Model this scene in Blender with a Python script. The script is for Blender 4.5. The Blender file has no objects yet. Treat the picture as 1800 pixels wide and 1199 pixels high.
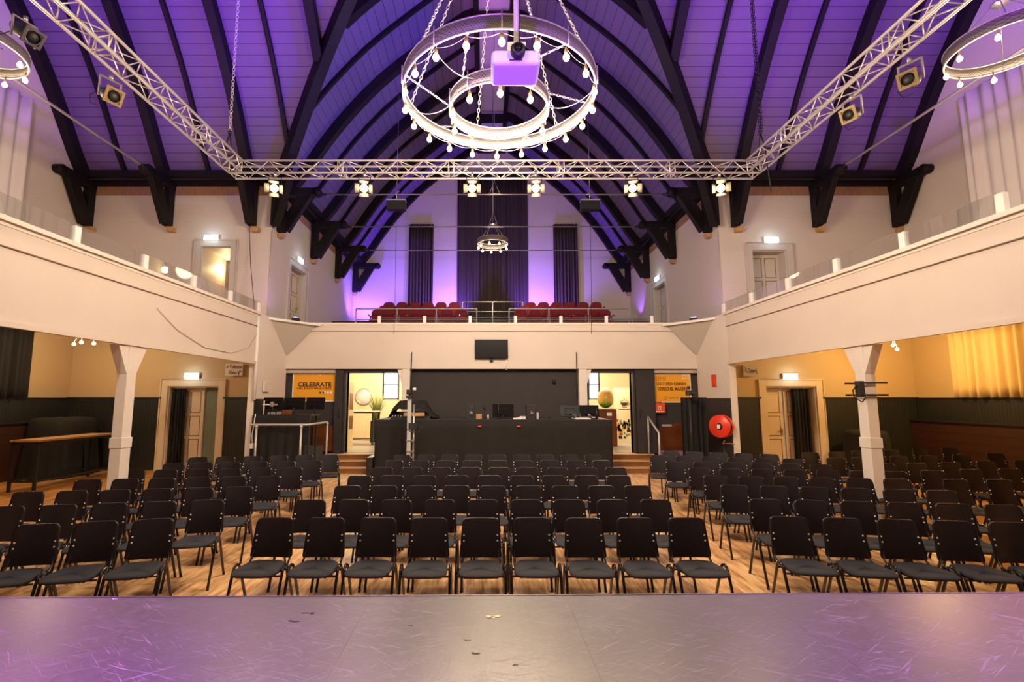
import bpy, bmesh, math, random
from mathutils import Vector, Matrix
random.seed(7)
PI = math.pi
SC = bpy.context.scene
COL = SC.collection

# ------------------------------------------------------------------ camera
F, CX, CY, ZC = 855.0, 855.0, 599.5, 2.0
TH = math.atan(100.5 / F)
ct, st = math.cos(TH), math.sin(TH)
def ray(x, y):
    u = (x - CX) / F; v = -(y - CY) / F
    return u, ct - v * st, st + v * ct
def at(x, y, Y):                     # the point at distance Y on the sight line through a pixel
    r = ray(x, y); t = Y / r[1]
    return Vector((r[0] * t, Y, ZC + r[2] * t))
def atz(x, y, z):
    r = ray(x, y); t = (z - ZC) / r[2]
    return Vector((r[0] * t, r[1] * t, z))
cam = bpy.data.cameras.new('camera')
co = bpy.data.objects.new('camera', cam); COL.objects.link(co)
cam.sensor_width = 36; cam.lens = F * 36 / 1800
cam.shift_x = (900 - CX) / 1800
co.location = (0, 0, ZC); co.rotation_euler = (PI / 2 + TH, 0, 0)
cam.clip_start = .05; cam.clip_end = 200
SC.camera = co
C0 = .25          # hall axis
YC = 7.3          # crossing centre

# ------------------------------------------------------------------ materials
def newmat(name):
    m = bpy.data.materials.new(name); m.use_nodes = True
    nt = m.node_tree; b = nt.nodes['Principled BSDF']
    return m, nt, b
def mat(name, col, rough=.6, metal=0, spec=.5, emit=None, es=0, noise=0, nscale=8, bump=0, bscale=30, coat=0):
    m, nt, b = newmat(name)
    b.inputs['Base Color'].default_value = (*col, 1)
    b.inputs['Roughness'].default_value = rough
    b.inputs['Metallic'].default_value = metal
    b.inputs['Specular IOR Level'].default_value = spec
    b.inputs['Coat Weight'].default_value = coat
    if emit: b.inputs['Emission Color'].default_value = (*emit, 1); b.inputs['Emission Strength'].default_value = es
    tc = nt.nodes.new('ShaderNodeTexCoord')
    if noise:
        n = nt.nodes.new('ShaderNodeTexNoise'); n.inputs['Scale'].default_value = nscale; n.inputs['Detail'].default_value = 6
        nt.links.new(tc.outputs['Object'], n.inputs['Vector'])
        r = nt.nodes.new('ShaderNodeValToRGB')
        r.color_ramp.elements[0].position = .3; r.color_ramp.elements[1].position = .75
        r.color_ramp.elements[0].color = (*[c * (1 - noise) for c in col], 1)
        r.color_ramp.elements[1].color = (*[min(1, c * (1 + noise * .6)) for c in col], 1)
        nt.links.new(n.outputs['Fac'], r.inputs['Fac']); nt.links.new(r.outputs['Color'], b.inputs['Base Color'])
    if bump:
        n2 = nt.nodes.new('ShaderNodeTexNoise'); n2.inputs['Scale'].default_value = bscale; n2.inputs['Detail'].default_value = 4
        nt.links.new(tc.outputs['Object'], n2.inputs['Vector'])
        bp = nt.nodes.new('ShaderNodeBump'); bp.inputs['Strength'].default_value = bump; bp.inputs['Distance'].default_value = .01
        nt.links.new(n2.outputs['Fac'], bp.inputs['Height']); nt.links.new(bp.outputs['Normal'], b.inputs['Normal'])
    return m
def lines_mat(name, col, dark, axis, period, frac, rough=.6, bump=.3, noise=.12, diag=None, coat=0):
    """boards: thin dark gaps at a constant step along one object axis"""
    m, nt, b = newmat(name); b.inputs['Roughness'].default_value = rough
    b.inputs['Coat Weight'].default_value = coat
    tc = nt.nodes.new('ShaderNodeTexCoord'); sp = nt.nodes.new('ShaderNodeSeparateXYZ')
    nt.links.new(tc.outputs['Object'], sp.inputs[0])
    def math_(op, a, bb):
        n = nt.nodes.new('ShaderNodeMath'); n.operation = op
        for i, v in enumerate((a, bb)):
            if v is None: continue
            if hasattr(v, 'links'): nt.links.new(v, n.inputs[i])
            else: n.inputs[i].default_value = v
        return n.outputs[0]
    src = sp.outputs[axis] if axis in ('X', 'Y', 'Z') else math_('ADD', sp.outputs['X'], sp.outputs['Y'])
    q = math_('DIVIDE', src, period)
    fr = math_('FRACT', q, None)
    gap = math_('LESS_THAN', fr, frac)
    idx = math_('FLOOR', q, None)
    wn = nt.nodes.new('ShaderNodeTexWhiteNoise'); wn.noise_dimensions = '1D'; nt.links.new(idx, wn.inputs['W'])
    nz = nt.nodes.new('ShaderNodeTexNoise'); nz.inputs['Scale'].default_value = 3; nt.links.new(tc.outputs['Object'], nz.inputs['Vector'])
    s = math_('ADD', math_('MULTIPLY', wn.outputs['Value'], noise), math_('MULTIPLY', nz.outputs['Fac'], noise))
    mx = nt.nodes.new('ShaderNodeMix'); mx.data_type = 'RGBA'
    mx.inputs[6].default_value = (*col, 1); mx.inputs[7].default_value = (*[c * .45 for c in col], 1)
    nt.links.new(s, mx.inputs[0])
    m2 = nt.nodes.new('ShaderNodeMix'); m2.data_type = 'RGBA'; m2.inputs[7].default_value = (*dark, 1)
    nt.links.new(gap, m2.inputs[0]); nt.links.new(mx.outputs[2], m2.inputs[6])
    nt.links.new(m2.outputs[2], b.inputs['Base Color'])
    bp = nt.nodes.new('ShaderNodeBump'); bp.inputs['Strength'].default_value = bump; bp.inputs['Distance'].default_value = .01
    inv = math_('SUBTRACT', 1.0, gap); nt.links.new(inv, bp.inputs['Height']); nt.links.new(bp.outputs['Normal'], b.inputs['Normal'])
    return m
def brick_mat(name, c1, c2, mortar, scale, bw=.21, bh=.065, ms=.012, bump=.3, rough=.8, rot=None):
    m, nt, b = newmat(name); b.inputs['Roughness'].default_value = rough
    tc = nt.nodes.new('ShaderNodeTexCoord'); mp = nt.nodes.new('ShaderNodeMapping')
    # use (x+y, z) as the brick plane
    sp = nt.nodes.new('ShaderNodeSeparateXYZ'); nt.links.new(tc.outputs['Object'], sp.inputs[0])
    ad = nt.nodes.new('ShaderNodeMath'); ad.operation = 'ADD'; nt.links.new(sp.outputs['X'], ad.inputs[0]); nt.links.new(sp.outputs['Y'], ad.inputs[1])
    cb = nt.nodes.new('ShaderNodeCombineXYZ'); nt.links.new(ad.outputs[0], cb.inputs['X']); nt.links.new(sp.outputs['Z'], cb.inputs['Y'])
    br = nt.nodes.new('ShaderNodeTexBrick'); br.inputs['Scale'].default_value = scale
    br.inputs['Brick Width'].default_value = bw; br.inputs['Row Height'].default_value = bh; br.inputs['Mortar Size'].default_value = ms
    br.inputs['Color1'].default_value = (*c1, 1); br.inputs['Color2'].default_value = (*c2, 1); br.inputs['Mortar'].default_value = (*mortar, 1)
    nt.links.new(cb.outputs[0], br.inputs['Vector'])
    nz = nt.nodes.new('ShaderNodeTexNoise'); nz.inputs['Scale'].default_value = .7; nz.inputs['Detail'].default_value = 5
    nt.links.new(tc.outputs['Object'], nz.inputs['Vector'])
    mx = nt.nodes.new('ShaderNodeMix'); mx.data_type = 'RGBA'; mx.blend_type = 'MULTIPLY'; mx.inputs[0].default_value = .12
    nt.links.new(br.outputs['Color'], mx.inputs[6]); nt.links.new(nz.outputs['Color'], mx.inputs[7])
    nt.links.new(mx.outputs[2], b.inputs['Base Color'])
    bp = nt.nodes.new('ShaderNodeBump'); bp.inputs['Strength'].default_value = bump; bp.inputs['Distance'].default_value = .004
    bp.invert = True
    nt.links.new(br.outputs['Fac'], bp.inputs['Height']); nt.links.new(bp.outputs['Normal'], b.inputs['Normal'])
    return m

PL = (.70, .61, .54)
M = {}
M['plaster'] = brick_mat('painted brick', PL, tuple(c * .985 for c in PL), tuple(c * .95 for c in PL), 1, bump=.25, rough=.75)
M['brick'] = brick_mat('frieze brick', (.42, .20, .11), (.33, .15, .08), (.30, .21, .15), 1, bw=.07, bh=.17, ms=.008, bump=.6)
M['fascia'] = mat('cream gallery board', (.68, .59, .51), .55, noise=.04, nscale=1.2)
M['cream'] = mat('cream paint', (.76, .68, .60), .5, noise=.03)
M['white'] = mat('white paint', (.85, .82, .78), .45)
M['yellow'] = brick_mat('ochre painted brick', (.60, .45, .25), (.598, .448, .248), (.588, .44, .243), 1, bump=.2, rough=.7)
M['frame'] = mat('grey beige door frame', (.55, .49, .43), .5)
M['door'] = mat('yellowish cream door', (.68, .55, .38), .45)
M['groove'] = mat('groove brown', (.16, .10, .06), .7)
M['bead'] = lines_mat('dark beadboard', (.022, .024, .022), (.006, .006, .006), 'XY', .085, .14, rough=.4, bump=.6, noise=.1)
M['darkwall'] = mat('charcoal wall', (.032, .026, .026), .75, noise=.2, nscale=2)
M['brownwood'] = mat('brown varnished panel', (.16, .045, .012), .35, noise=.35, nscale=2.5)
M['darkbrown'] = lines_mat('dark red brown boarding', (.045, .016, .010), (.01, .004, .003), 'Z', .22, .05, rough=.45)
M['timber'] = mat('dark stained timber', (.009, .0055, .0065), .6, spec=.25, noise=.3, nscale=5)
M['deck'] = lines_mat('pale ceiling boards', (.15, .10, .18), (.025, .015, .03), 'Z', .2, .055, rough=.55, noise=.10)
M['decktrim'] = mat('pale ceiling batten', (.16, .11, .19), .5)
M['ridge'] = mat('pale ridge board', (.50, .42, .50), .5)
M['black'] = mat('matt black', (.012, .012, .013), .5)
M['blackcloth'] = mat('black cloth', (.0075, .0055, .0045), .85, noise=.4, nscale=3, bump=.2, bscale=9)
M['curtblack'] = mat('black curtain', (.009, .0075, .007), .9)
M['curtbrown'] = mat('dark brown curtain', (.05, .032, .028), .85)
M['curtyellow'] = mat('ochre curtain', (.66, .50, .24), .8)
M['curtwhite'] = mat('white curtain', (.78, .72, .68), .8)
M['alu'] = mat('brushed aluminium', (.86, .82, .78), .38, metal=.55)
M['steel'] = mat('bright steel', (.65, .63, .62), .3, metal=.9)
M['galv'] = mat('galvanised tube', (.55, .54, .52), .45, metal=.4)
M['goldframe'] = mat('amber filter frame', (.22,.14,.05), .5, metal=.2)
M['mesh'] = brick_mat('perforated metal band', (.12, .105, .095), (.10, .09, .08), (.30, .27, .24), 1, bw=.03, bh=.03, ms=.007, bump=.4, rough=.4)
M['chairback'] = mat('dark laminate', (.011, .006, .008), .30, spec=.5, noise=.25, nscale=14)
M['seat'] = mat('charcoal seat fabric', (.018, .019, .026), .9, bump=.3, bscale=160)
M['blacktube'] = mat('glossy black tube', (.008, .008, .009), .2)
M['screw'] = mat('zinc screw', (.9, .88, .85), .35, metal=.2)
M['red'] = mat('red upholstery', (.19, .010, .018), .85, bump=.2, bscale=90)
M['reddark'] = mat('dark red shell', (.09, .006, .010), .5)
M['fire'] = mat('fire red', (.80, .045, .015), .35)
M['orange'] = mat('orange poster print', (.86, .38, .012), .5)
M['aid'] = mat('orange red plastic', (.78, .09, .02), .4)
M['purplebench'] = mat('lilac bench', (.30, .14, .30), .6)
M['plant'] = mat('fresh leaf', (.22, .26, .06), .6)
M['foyer'] = mat('warm foyer wall', (.80, .66, .42), .6, noise=.03)
M['foyerfloor'] = mat('grey foyer floor', (.42, .40, .38), .3, noise=.08)
M['woodtop'] = mat('oak top', (.50, .28, .11), .4, noise=.2, nscale=6)
M['stepwood'] = mat('stair wood', (.28, .11, .03), .4, noise=.2, nscale=4)
M['steppale'] = mat('pale stair tread', (.60, .37, .18), .4)
M['green'] = mat('dull green panel', (.16, .19, .13), .5, noise=.1)
M['poster'] = mat('poster white edge', (.85, .82, .78), .4)
M['ink'] = mat('dark print', (.03, .02, .02), .6)
M['signgrey'] = mat('grey sign plate', (.42, .38, .36), .5)
M['card'] = mat('cardboard', (.42, .24, .10), .8)
M['screen'] = mat('black screen', (.006, .005, .0055), .35, spec=.12)
M['granite'] = mat('speckled grey carpet', (.09, .09, .09), .9, noise=.7, nscale=60)
M['bulb'] = mat('lit bulb', (1, .8, .5), .4, emit=(1, .62, .26), es=20)
M['bulb2'] = mat('lit small bulb', (1, .8, .5), .4, emit=(1, .62, .26), es=22)
M['par'] = mat('lit lens', (1, .8, .5), .4, emit=(1, .66, .32), es=70)
M['exit'] = mat('lit sign face', (.9, 1, 1), .4, emit=(.72, .93, 1), es=9)
M['exitpic'] = mat('sign green', (.1, .6, .4), .4, emit=(.35, .85, .75), es=5)
M['ledwhite'] = mat('white led', (1, 1, 1), .4, emit=(.85, .9, 1), es=260)
M['ledviolet'] = mat('violet led', (.6, .5, 1), .4, emit=(.45, .35, 1), es=40)
M['winglow'] = mat('daylight glass', (.8, .9, 1), .2, emit=(.82, .93, 1), es=3.4)
M['proj'] = mat('white projector shell', (.55, .53, .56), .4)
M['brass'] = mat('brass socket', (.55, .38, .15), .35, metal=.8)
def glass():
    m, nt, b = newmat('clear glass')
    b.inputs['Base Color'].default_value = (.92, .97, .95, 1)
    b.inputs['Roughness'].default_value = .02
    b.inputs['Transmission Weight'].default_value = 1
    b.inputs['IOR'].default_value = 1.12
    b.inputs['Alpha'].default_value = .55
    return m
M['glass'] = glass()
def mirror():
    m, nt, b = newmat('mirror'); b.inputs['Metallic'].default_value = .35; b.inputs['Roughness'].default_value = .12
    b.inputs['Base Color'].default_value = (.9, .92, .95, 1); return m
M['mirror'] = mirror()
def floor_mat():
    m, nt, b = newmat('tan streaked floor'); b.inputs['Roughness'].default_value = .42
    tc = nt.nodes.new('ShaderNodeTexCoord'); mp = nt.nodes.new('ShaderNodeMapping')
    mp.inputs['Scale'].default_value = (8.5, .9, 1); nt.links.new(tc.outputs['Object'], mp.inputs[0])
    n = nt.nodes.new('ShaderNodeTexNoise'); n.inputs['Scale'].default_value = 1.6; n.inputs['Detail'].default_value = 9; n.inputs['Roughness'].default_value = .7
    nt.links.new(mp.outputs[0], n.inputs['Vector'])
    r = nt.nodes.new('ShaderNodeValToRGB'); e = r.color_ramp.elements
    e[0].position = .36; e[0].color = (.25, .095, .03, 1); e[1].position = .60; e[1].color = (.84, .54, .25, 1)
    x = e.new(.48); x.color = (.62, .34, .135, 1)
    nt.links.new(n.outputs['Fac'], r.inputs['Fac'])
    # sides under the galleries: orange boards
    sp = nt.nodes.new('ShaderNodeSeparateXYZ'); nt.links.new(tc.outputs['Object'], sp.inputs[0])
    sub = nt.nodes.new('ShaderNodeMath'); sub.operation = 'SUBTRACT'; sub.inputs[1].default_value = C0; nt.links.new(sp.outputs['X'], sub.inputs[0])
    ab = nt.nodes.new('ShaderNodeMath'); ab.operation = 'ABSOLUTE'; nt.links.new(sub.outputs[0], ab.inputs[0])
    gt = nt.nodes.new('ShaderNodeMath'); gt.operation = 'GREATER_THAN'; gt.inputs[1].default_value = 5.6; nt.links.new(ab.outputs[0], gt.inputs[0])
    r2 = nt.nodes.new('ShaderNodeValToRGB'); e = r2.color_ramp.elements
    e[0].position = .36; e[0].color = (.22, .08, .014, 1); e[1].position = .6; e[1].color = (.70, .36, .10, 1)
    nt.links.new(n.outputs['Fac'], r2.inputs['Fac'])
    mx = nt.nodes.new('ShaderNodeMix'); mx.data_type = 'RGBA'
    nt.links.new(gt.outputs[0], mx.inputs[0]); nt.links.new(r.outputs[0], mx.inputs[6]); nt.links.new(r2.outputs[0], mx.inputs[7])
    nt.links.new(mx.outputs[2], b.inputs['Base Color'])
    bp = nt.nodes.new('ShaderNodeBump'); bp.inputs['Strength'].default_value = .15; bp.inputs['Distance'].default_value = .004
    nt.links.new(n.outputs['Fac'], bp.inputs['Height']); nt.links.new(bp.outputs['Normal'], b.inputs['Normal'])
    return m
M['floor'] = floor_mat()
def stage_mat():
    m, nt, b = newmat('scuffed stage deck')
    tc = nt.nodes.new('ShaderNodeTexCoord')
    def noise(scale, sx, sy, rz, det=4, dist=0):
        m0 = nt.nodes.new('ShaderNodeMapping'); m0.inputs['Rotation'].default_value = (0, 0, rz); nt.links.new(tc.outputs['Object'], m0.inputs[0])
        mp = nt.nodes.new('ShaderNodeMapping'); mp.inputs['Scale'].default_value = (sx, sy, 1)
        nt.links.new(m0.outputs[0], mp.inputs[0])
        n = nt.nodes.new('ShaderNodeTexNoise'); n.inputs['Scale'].default_value = scale; n.inputs['Detail'].default_value = det; n.inputs['Distortion'].default_value = dist
        nt.links.new(mp.outputs[0], n.inputs['Vector']); return n.outputs['Fac']
    def mth(op, a, c=None):
        n = nt.nodes.new('ShaderNodeMath'); n.operation = op; n.use_clamp = True
        for i, v in enumerate((a, c)):
            if v is None: continue
            if hasattr(v, 'links'): nt.links.new(v, n.inputs[i])
            else: n.inputs[i].default_value = v
        return n.outputs[0]
    def scratch(rz, th, sc, vor=9):
        f = noise(sc, .35, 9, rz, 3, .7)
        return mth('MULTIPLY', mth('SUBTRACT', f, th), 14)
    s = mth('ADD', mth('ADD', scratch(.35, .62, 15), scratch(-.3, .63, 19)), mth('ADD', scratch(.75, .64, 17), scratch(-.6, .645, 13)))
    big = noise(1.3, 1, 1, 0, 5)
    fine = noise(60, 1, .25, .2, 5)
    base = nt.nodes.new('ShaderNodeValToRGB'); e = base.color_ramp.elements
    e[0].position = .3; e[0].color = (.032, .026, .029, 1); e[1].position = .75; e[1].color = (.085, .070, .076, 1)
    nt.links.new(mth('ADD', mth('MULTIPLY', big, .6), mth('MULTIPLY', fine, .4)), base.inputs['Fac'])
    mx = nt.nodes.new('ShaderNodeMix'); mx.data_type = 'RGBA'; mx.inputs[7].default_value = (.34, .30, .30, 1)
    nt.links.new(mth('MULTIPLY', s, .42), mx.inputs[0]); nt.links.new(base.outputs[0], mx.inputs[6])
    nt.links.new(mx.outputs[2], b.inputs['Base Color'])
    rg = mth('ADD', mth('MULTIPLY', fine, .16), .26)
    nt.links.new(mth('ADD', rg, mth('MULTIPLY', s, .2)), b.inputs['Roughness'])
    b.inputs['Specular IOR Level'].default_value = .55
    bp = nt.nodes.new('ShaderNodeBump'); bp.inputs['Strength'].default_value = .25; bp.inputs['Distance'].default_value = .002
    nt.links.new(mth('ADD', fine, s), bp.inputs['Height']); nt.links.new(bp.outputs['Normal'], b.inputs['Normal'])
    return m
M['stage'] = stage_mat()
M['edge'] = mat('dark metal edge',(.10,.09,.11),.4,metal=.7)

# ------------------------------------------------------------------ mesh helpers
class MB:
    def __init__(s): s.bm = bmesh.new()
    def box(s, x0, x1, y0, y1, z0, z1, rot=None, pivot=None):
        v = [s.bm.verts.new(p) for p in ((x0,y0,z0),(x1,y0,z0),(x1,y1,z0),(x0,y1,z0),(x0,y0,z1),(x1,y0,z1),(x1,y1,z1),(x0,y1,z1))]
        for f in ((0,3,2,1),(4,5,6,7),(0,1,5,4),(1,2,6,5),(2,3,7,6),(3,0,4,7)): s.bm.faces.new([v[i] for i in f])
        if rot:
            bmesh.ops.rotate(s.bm, verts=v, cent=pivot or ((x0+x1)/2,(y0+y1)/2,(z0+z1)/2), matrix=rot)
        return s
    def beam(s, a, b, w, h, up=(0,0,1)):          # rectangular bar between two points
        a = Vector(a); b = Vector(b); d = (b - a).normalized(); u = Vector(up)
        if abs(d.dot(u)) > .98: u = Vector((0,1,0))
        sx = d.cross(u).normalized(); sz = sx.cross(d).normalized()
        v = []
        for p in (a, b):
            for i, j in ((-1,-1),(1,-1),(1,1),(-1,1)): v.append(s.bm.verts.new(p + sx*i*w/2 + sz*j*h/2))
        for f in ((3,2,1,0),(4,5,6,7),(0,1,5,4),(1,2,6,5),(2,3,7,6),(3,0,4,7)): s.bm.faces.new([v[i] for i in f])
        return s
    def tube(s, pts, r, n=8, cap=True, r1=None):
        pts = [Vector(p) for p in pts]; rings = []; m = len(pts)
        prev = None
        for i, p in enumerate(pts):
            d = (pts[min(i+1,m-1)] - pts[max(i-1,0)]).normalized()
            if prev is None:
                u = Vector((0,0,1)) if abs(d.z) < .9 else Vector((1,0,0))
            else: u = prev
            sx = d.cross(u)
            if sx.length < 1e-5: sx = d.cross(Vector((0,1,0)))
            sx.normalize(); sz = sx.cross(d).normalized(); prev = sz
            rr = r if r1 is None else r + (r1 - r) * i / max(1, m-1)
            rings.append([s.bm.verts.new(p + (sx*math.cos(2*PI*k/n) + sz*math.sin(2*PI*k/n))*rr) for k in range(n)])
        for a, b in zip(rings, rings[1:]):
            for k in range(n):
                f = s.bm.faces.new((a[k], a[(k+1)%n], b[(k+1)%n], b[k])); f.smooth = True
        if cap:
            s.bm.faces.new(rings[0][::-1]); s.bm.faces.new(rings[-1])
        return s
    def lathe(s, prof, c=(0,0,0), n=20, axis='Z', smooth=True, mtx=None, sx=1, sy=1):
        c = Vector(c); rings = []
        for r, h in prof:
            ring = []
            for k in range(n):
                a = 2*PI*k/n; p = Vector((r*math.cos(a)*sx, r*math.sin(a)*sy, h))
                if axis == 'Y': p = Vector((p.x, p.z, p.y))
                if axis == 'X': p = Vector((p.z, p.x, p.y))
                if mtx: p = mtx @ p
                ring.append(s.bm.verts.new(p + c))
            rings.append(ring)
        for a, b in zip(rings, rings[1:]):
            for k in range(n):
                f = s.bm.faces.new((a[k], a[(k+1)%n], b[(k+1)%n], b[k])); f.smooth = smooth
        if prof[0] != prof[-1]:
            if prof[0][0] > 1e-4: s.bm.faces.new(rings[0][::-1])
            if prof[-1][0] > 1e-4: s.bm.faces.new(rings[-1])
        return s
    def prism(s, poly, d):                          # poly: 3-D points in a plane, d: extrusion vector
        d = Vector(d); a = [s.bm.verts.new(p) for p in poly]; b = [s.bm.verts.new(Vector(p)+d) for p in poly]
        n = len(a); s.bm.faces.new(a[::-1]); s.bm.faces.new(b)
        for k in range(n): s.bm.faces.new((a[k], a[(k+1)%n], b[(k+1)%n], b[k]))
        return s
    def grid(s, rows, smooth=True):
        g = [[s.bm.verts.new(p) for p in r] for r in rows]
        for a, b in zip(g, g[1:]):
            for k in range(len(a)-1):
                f = s.bm.faces.new((a[k], a[k+1], b[k+1], b[k])); f.smooth = smooth
        return s
    def build(s, name, m, parent=None, bevel=0, solid=0, origin=None, seg=2):
        bmesh.ops.remove_doubles(s.bm, verts=s.bm.verts, dist=1e-6)
        bmesh.ops.recalc_face_normals(s.bm, faces=s.bm.faces)
        me = bpy.data.meshes.new(name)
        if origin is not None: bmesh.ops.translate(s.bm, verts=s.bm.verts, vec=-Vector(origin))
        s.bm.to_mesh(me); s.bm.free()
        o = bpy.data.objects.new(name, me); COL.objects.link(o)
        if origin is not None: o.location = origin
        me.materials.append(M[m] if isinstance(m, str) else m)
        if parent is not None:
            o.parent = parent
        if solid:
            md = o.modifiers.new('thick', 'SOLIDIFY'); md.thickness = solid; md.offset = 0
        if bevel:
            md = o.modifiers.new('edge', 'BEVEL'); md.width = bevel; md.segments = seg; md.limit_method = 'ANGLE'; md.angle_limit = .7
        return o
def Bx(*a, **k): return MB().box(*a, **k)
def tag(o, label, cat, group=None):
    o['label'] = label; o['category'] = cat
    if group: o['group'] = group
    return o
def thing(name, label, cat, loc=(0,0,0), rz=0, group=None):
    o = bpy.data.objects.new(name, None); COL.objects.link(o); o.location = loc; o.rotation_euler = (0,0,rz)
    o.empty_display_size = .1
    return tag(o, label, cat, group)
def struct(o): o['kind'] = 'structure'; return o
def kids(o): return [c for c in bpy.data.objects if c.parent == o]
CH = {}
def reg(o):
    CH[o.name] = [(c, [(g, None) for g in kids(c)]) for c in kids(o)]
    return o
def dup(o, loc, rz=0, label=None, group=None, scale=None):
    r = o.copy(); COL.objects.link(r); r.location = loc; r.rotation_euler = (0,0,rz)
    if scale: r.scale = scale
    if label: r['label'] = label
    if group: r['group'] = group
    for c, gs in CH[o.name]:
        d = c.copy(); COL.objects.link(d); d.parent = r
        for g, _ in gs:
            e = g.copy(); COL.objects.link(e); e.parent = d
    return r
def text(name, s, size, m, parent, loc, rot=(PI/2,0,0), align='LEFT', depth=.002, width=None, spacing=1, bold=0):
    cu = bpy.data.curves.new(name, 'FONT'); cu.body = s; cu.size = size; cu.extrude = depth; cu.align_x = align; cu.space_character = spacing; cu.offset = size*bold
    t = bpy.data.objects.new(name, cu); COL.objects.link(t)
    dg = bpy.context.evaluated_depsgraph_get(); me = bpy.data.meshes.new_from_object(t.evaluated_get(dg))
    bpy.data.objects.remove(t)
    if width:
        xs = [v.co.x for v in me.vertices]; w = max(xs) - min(xs); k = width / w
        for v in me.vertices: v.co.x *= k
    o = bpy.data.objects.new(name, me); COL.objects.link(o); me.materials.clear(); me.materials.append(M[m])
    o.location = loc; o.rotation_euler = rot; o.parent = parent
    return o

# ------------------------------------------------------------------ shell
XL, XR = -6.35, 6.85           # nave arm walls
TL, TR = -11.85, 12.2          # transept end walls
YW = 13.9                      # transept rear wall
YB = 22.8                      # end wall of rear gallery
ZE = 8.3                       # eaves
def wall(name, axis, c, th, a0, a1, z0, z1, holes, m):
    """wall in plane axis=c, thickness th away from room, cut by rectangular holes (a0,a1,z0,z1)"""
    cl = lambda v, a, b: min(max(v, a), b)
    A = sorted({a0, a1, *[cl(q, a0, a1) for h in holes for q in h[:2]]}); Z = sorted({z0, z1, *[cl(q, z0, z1) for h in holes for q in h[2:]]})
    mb = MB()
    for i in range(len(A)-1):
        j0 = None
        for j in range(len(Z)-1):
            am = (A[i]+A[i+1])/2; zm = (Z[j]+Z[j+1])/2
            solid = not any(h[0] < am < h[1] and h[2] < zm < h[3] for h in holes)
            if solid and j0 is None: j0 = j
            last = j == len(Z)-2
            if j0 is not None and (not solid or last):
                zt = Z[j+1] if solid else Z[j]
                if axis == 'Y': mb.box(A[i], A[i+1], min(c, c+th), max(c, c+th), Z[j0], zt)
                else: mb.box(min(c, c+th), max(c, c+th), A[i], A[i+1], Z[j0], zt)
                j0 = None
    return struct(mb.build(name, m))
# floors
struct(Bx(TL-.3, TR+.3, -6, 14.24, -.15, 0).build('floor', 'floor'))
struct(Bx(XL-.2, XR+.2, 14.25, 19.2, .30, .45).build('floor.001', 'foyerfloor'))
# transept rear walls; doors
DLL = (-9.04, -7.60, 0, 2.33); DLU = (-8.37, -7.50, 4.0, 6.42)
DRL = (7.93, 9.36, 0, 2.33); DRU = (7.80, 8.80, 4.0, 6.32)
for nm, a0, a1, dl, du in (('wall_rear_left', TL-.2, XL, DLL, DLU), ('wall_rear_right', XR, TR+.2, DRL, DRU)):
    wall(nm, 'Y', YW, .32, a0, a1, 2.0, 3.75, [(dl[0], dl[1], 0, dl[3])], 'yellow')
    wall(nm + '_dado', 'Y', YW, .32, a0, a1, 0, 2.0, [(dl[0], dl[1], -1, 3)], 'yellow')
    wall(nm + '_upper', 'Y', YW, .32, a0, a1, 3.75, 8.0, [du], 'plaster')
    struct(Bx(a0, a1, YW, YW+.3, 8.0, ZE+.1).build('trim_1', 'brick'))
# nave arm walls (upper) with a door each
NL = (15.35, 16.65, 4.0, 6.3); NR = (18.2, 19.5, 4.0, 6.42)
wall('wall_left', 'X', XL, -.3, YW+.32, YB+.3, 4.0, 8.0, [NL], 'plaster')
wall('wall_right', 'X', XR, .3, YW+.32, YB+.3, 4.0, 8.0, [NR], 'plaster')
struct(Bx(XL-.3, XL, YW+.3, YB, 8.0, ZE+.1).build('trim_2', 'brick')); struct(Bx(XR, XR+.3, YW+.3, YB, 8.0, ZE+.1).build('trim_3', 'brick'))
struct(Bx(XL-.3, XR+.3, YB, YB+.3, 4, 15.5).build('wall_back', 'plaster'))
# transept end walls
for s, X in (('left', TL), ('right', TR)):
    th = -.3 if s == 'left' else .3
    wall('wall_end_' + s, 'X', X, th, -.5, YW+.3, 2.0, 3.8, [], 'yellow')
    wall('wall_end_%s_upper' % s, 'X', X, th, -.5, YW+.3, 3.8, 15.5, [], 'plaster')
    wall('wall_end_%s_base' % s, 'X', X, th, -.5, YW+.3, 0, 2.0, [], 'yellow')
# front arm behind the stage
wall('wall_front_left', 'X', XL, -.3, -6, .7, 0, 8.4, [], 'plaster'); wall('wall_front_right', 'X', XR, .3, -6, .7, 0, 8.4, [], 'plaster')
wall('wall_front', 'Y', -6, -.3, XL-.3, XR+.3, 0, 15.5, [], 'plaster')
wall('wall_near_left', 'Y', .7, -.3, TL-.3, XL, 0, 8.4, [], 'plaster'); wall('wall_near_right', 'Y', .7, -.3, XR, TR+.3, 0, 8.4, [], 'plaster')

# wainscot
def dado(name, boxes, m='bead'):
    mb = MB()
    for b in boxes: mb.box(*b)
    return struct(mb.build(name, m))
W = 1.98
fr = .2
dado('trim_4', [(TL, DLL[0]-fr, YW-.04, YW, 0, W), (DLL[1]+fr, XL+.45, YW-.04, YW, 0, W), (DRL[1]+fr, TR, YW-.04, YW, 0, W), (XR-.5, DRL[0]-fr, YW-.04, YW, 0, W)])
dado('trim_5', [(TL, DLL[0]-fr+.04, YW-.07, YW-.0, W, W+.05), (DLL[1]+fr-.04, XL+.45, YW-.07, YW, W, W+.05), (DRL[1]+fr-.04, TR, YW-.07, YW, W, W+.05), (XR-.5, DRL[0]-fr+.04, YW-.07, YW, W, W+.05)], 'black')
dado('trim_6', [(TL, TL+.04, 1, YW-.04, 1.37, W), (TR-.04, TR, 1, YW-.04, 1.37, W)])
dado('trim_7', [(TL, TL+.25, 1, YW-.05, 0, 1.37), (TR-.25, TR, 1, YW-.05, 0, 1.37)], 'darkbrown')
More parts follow.
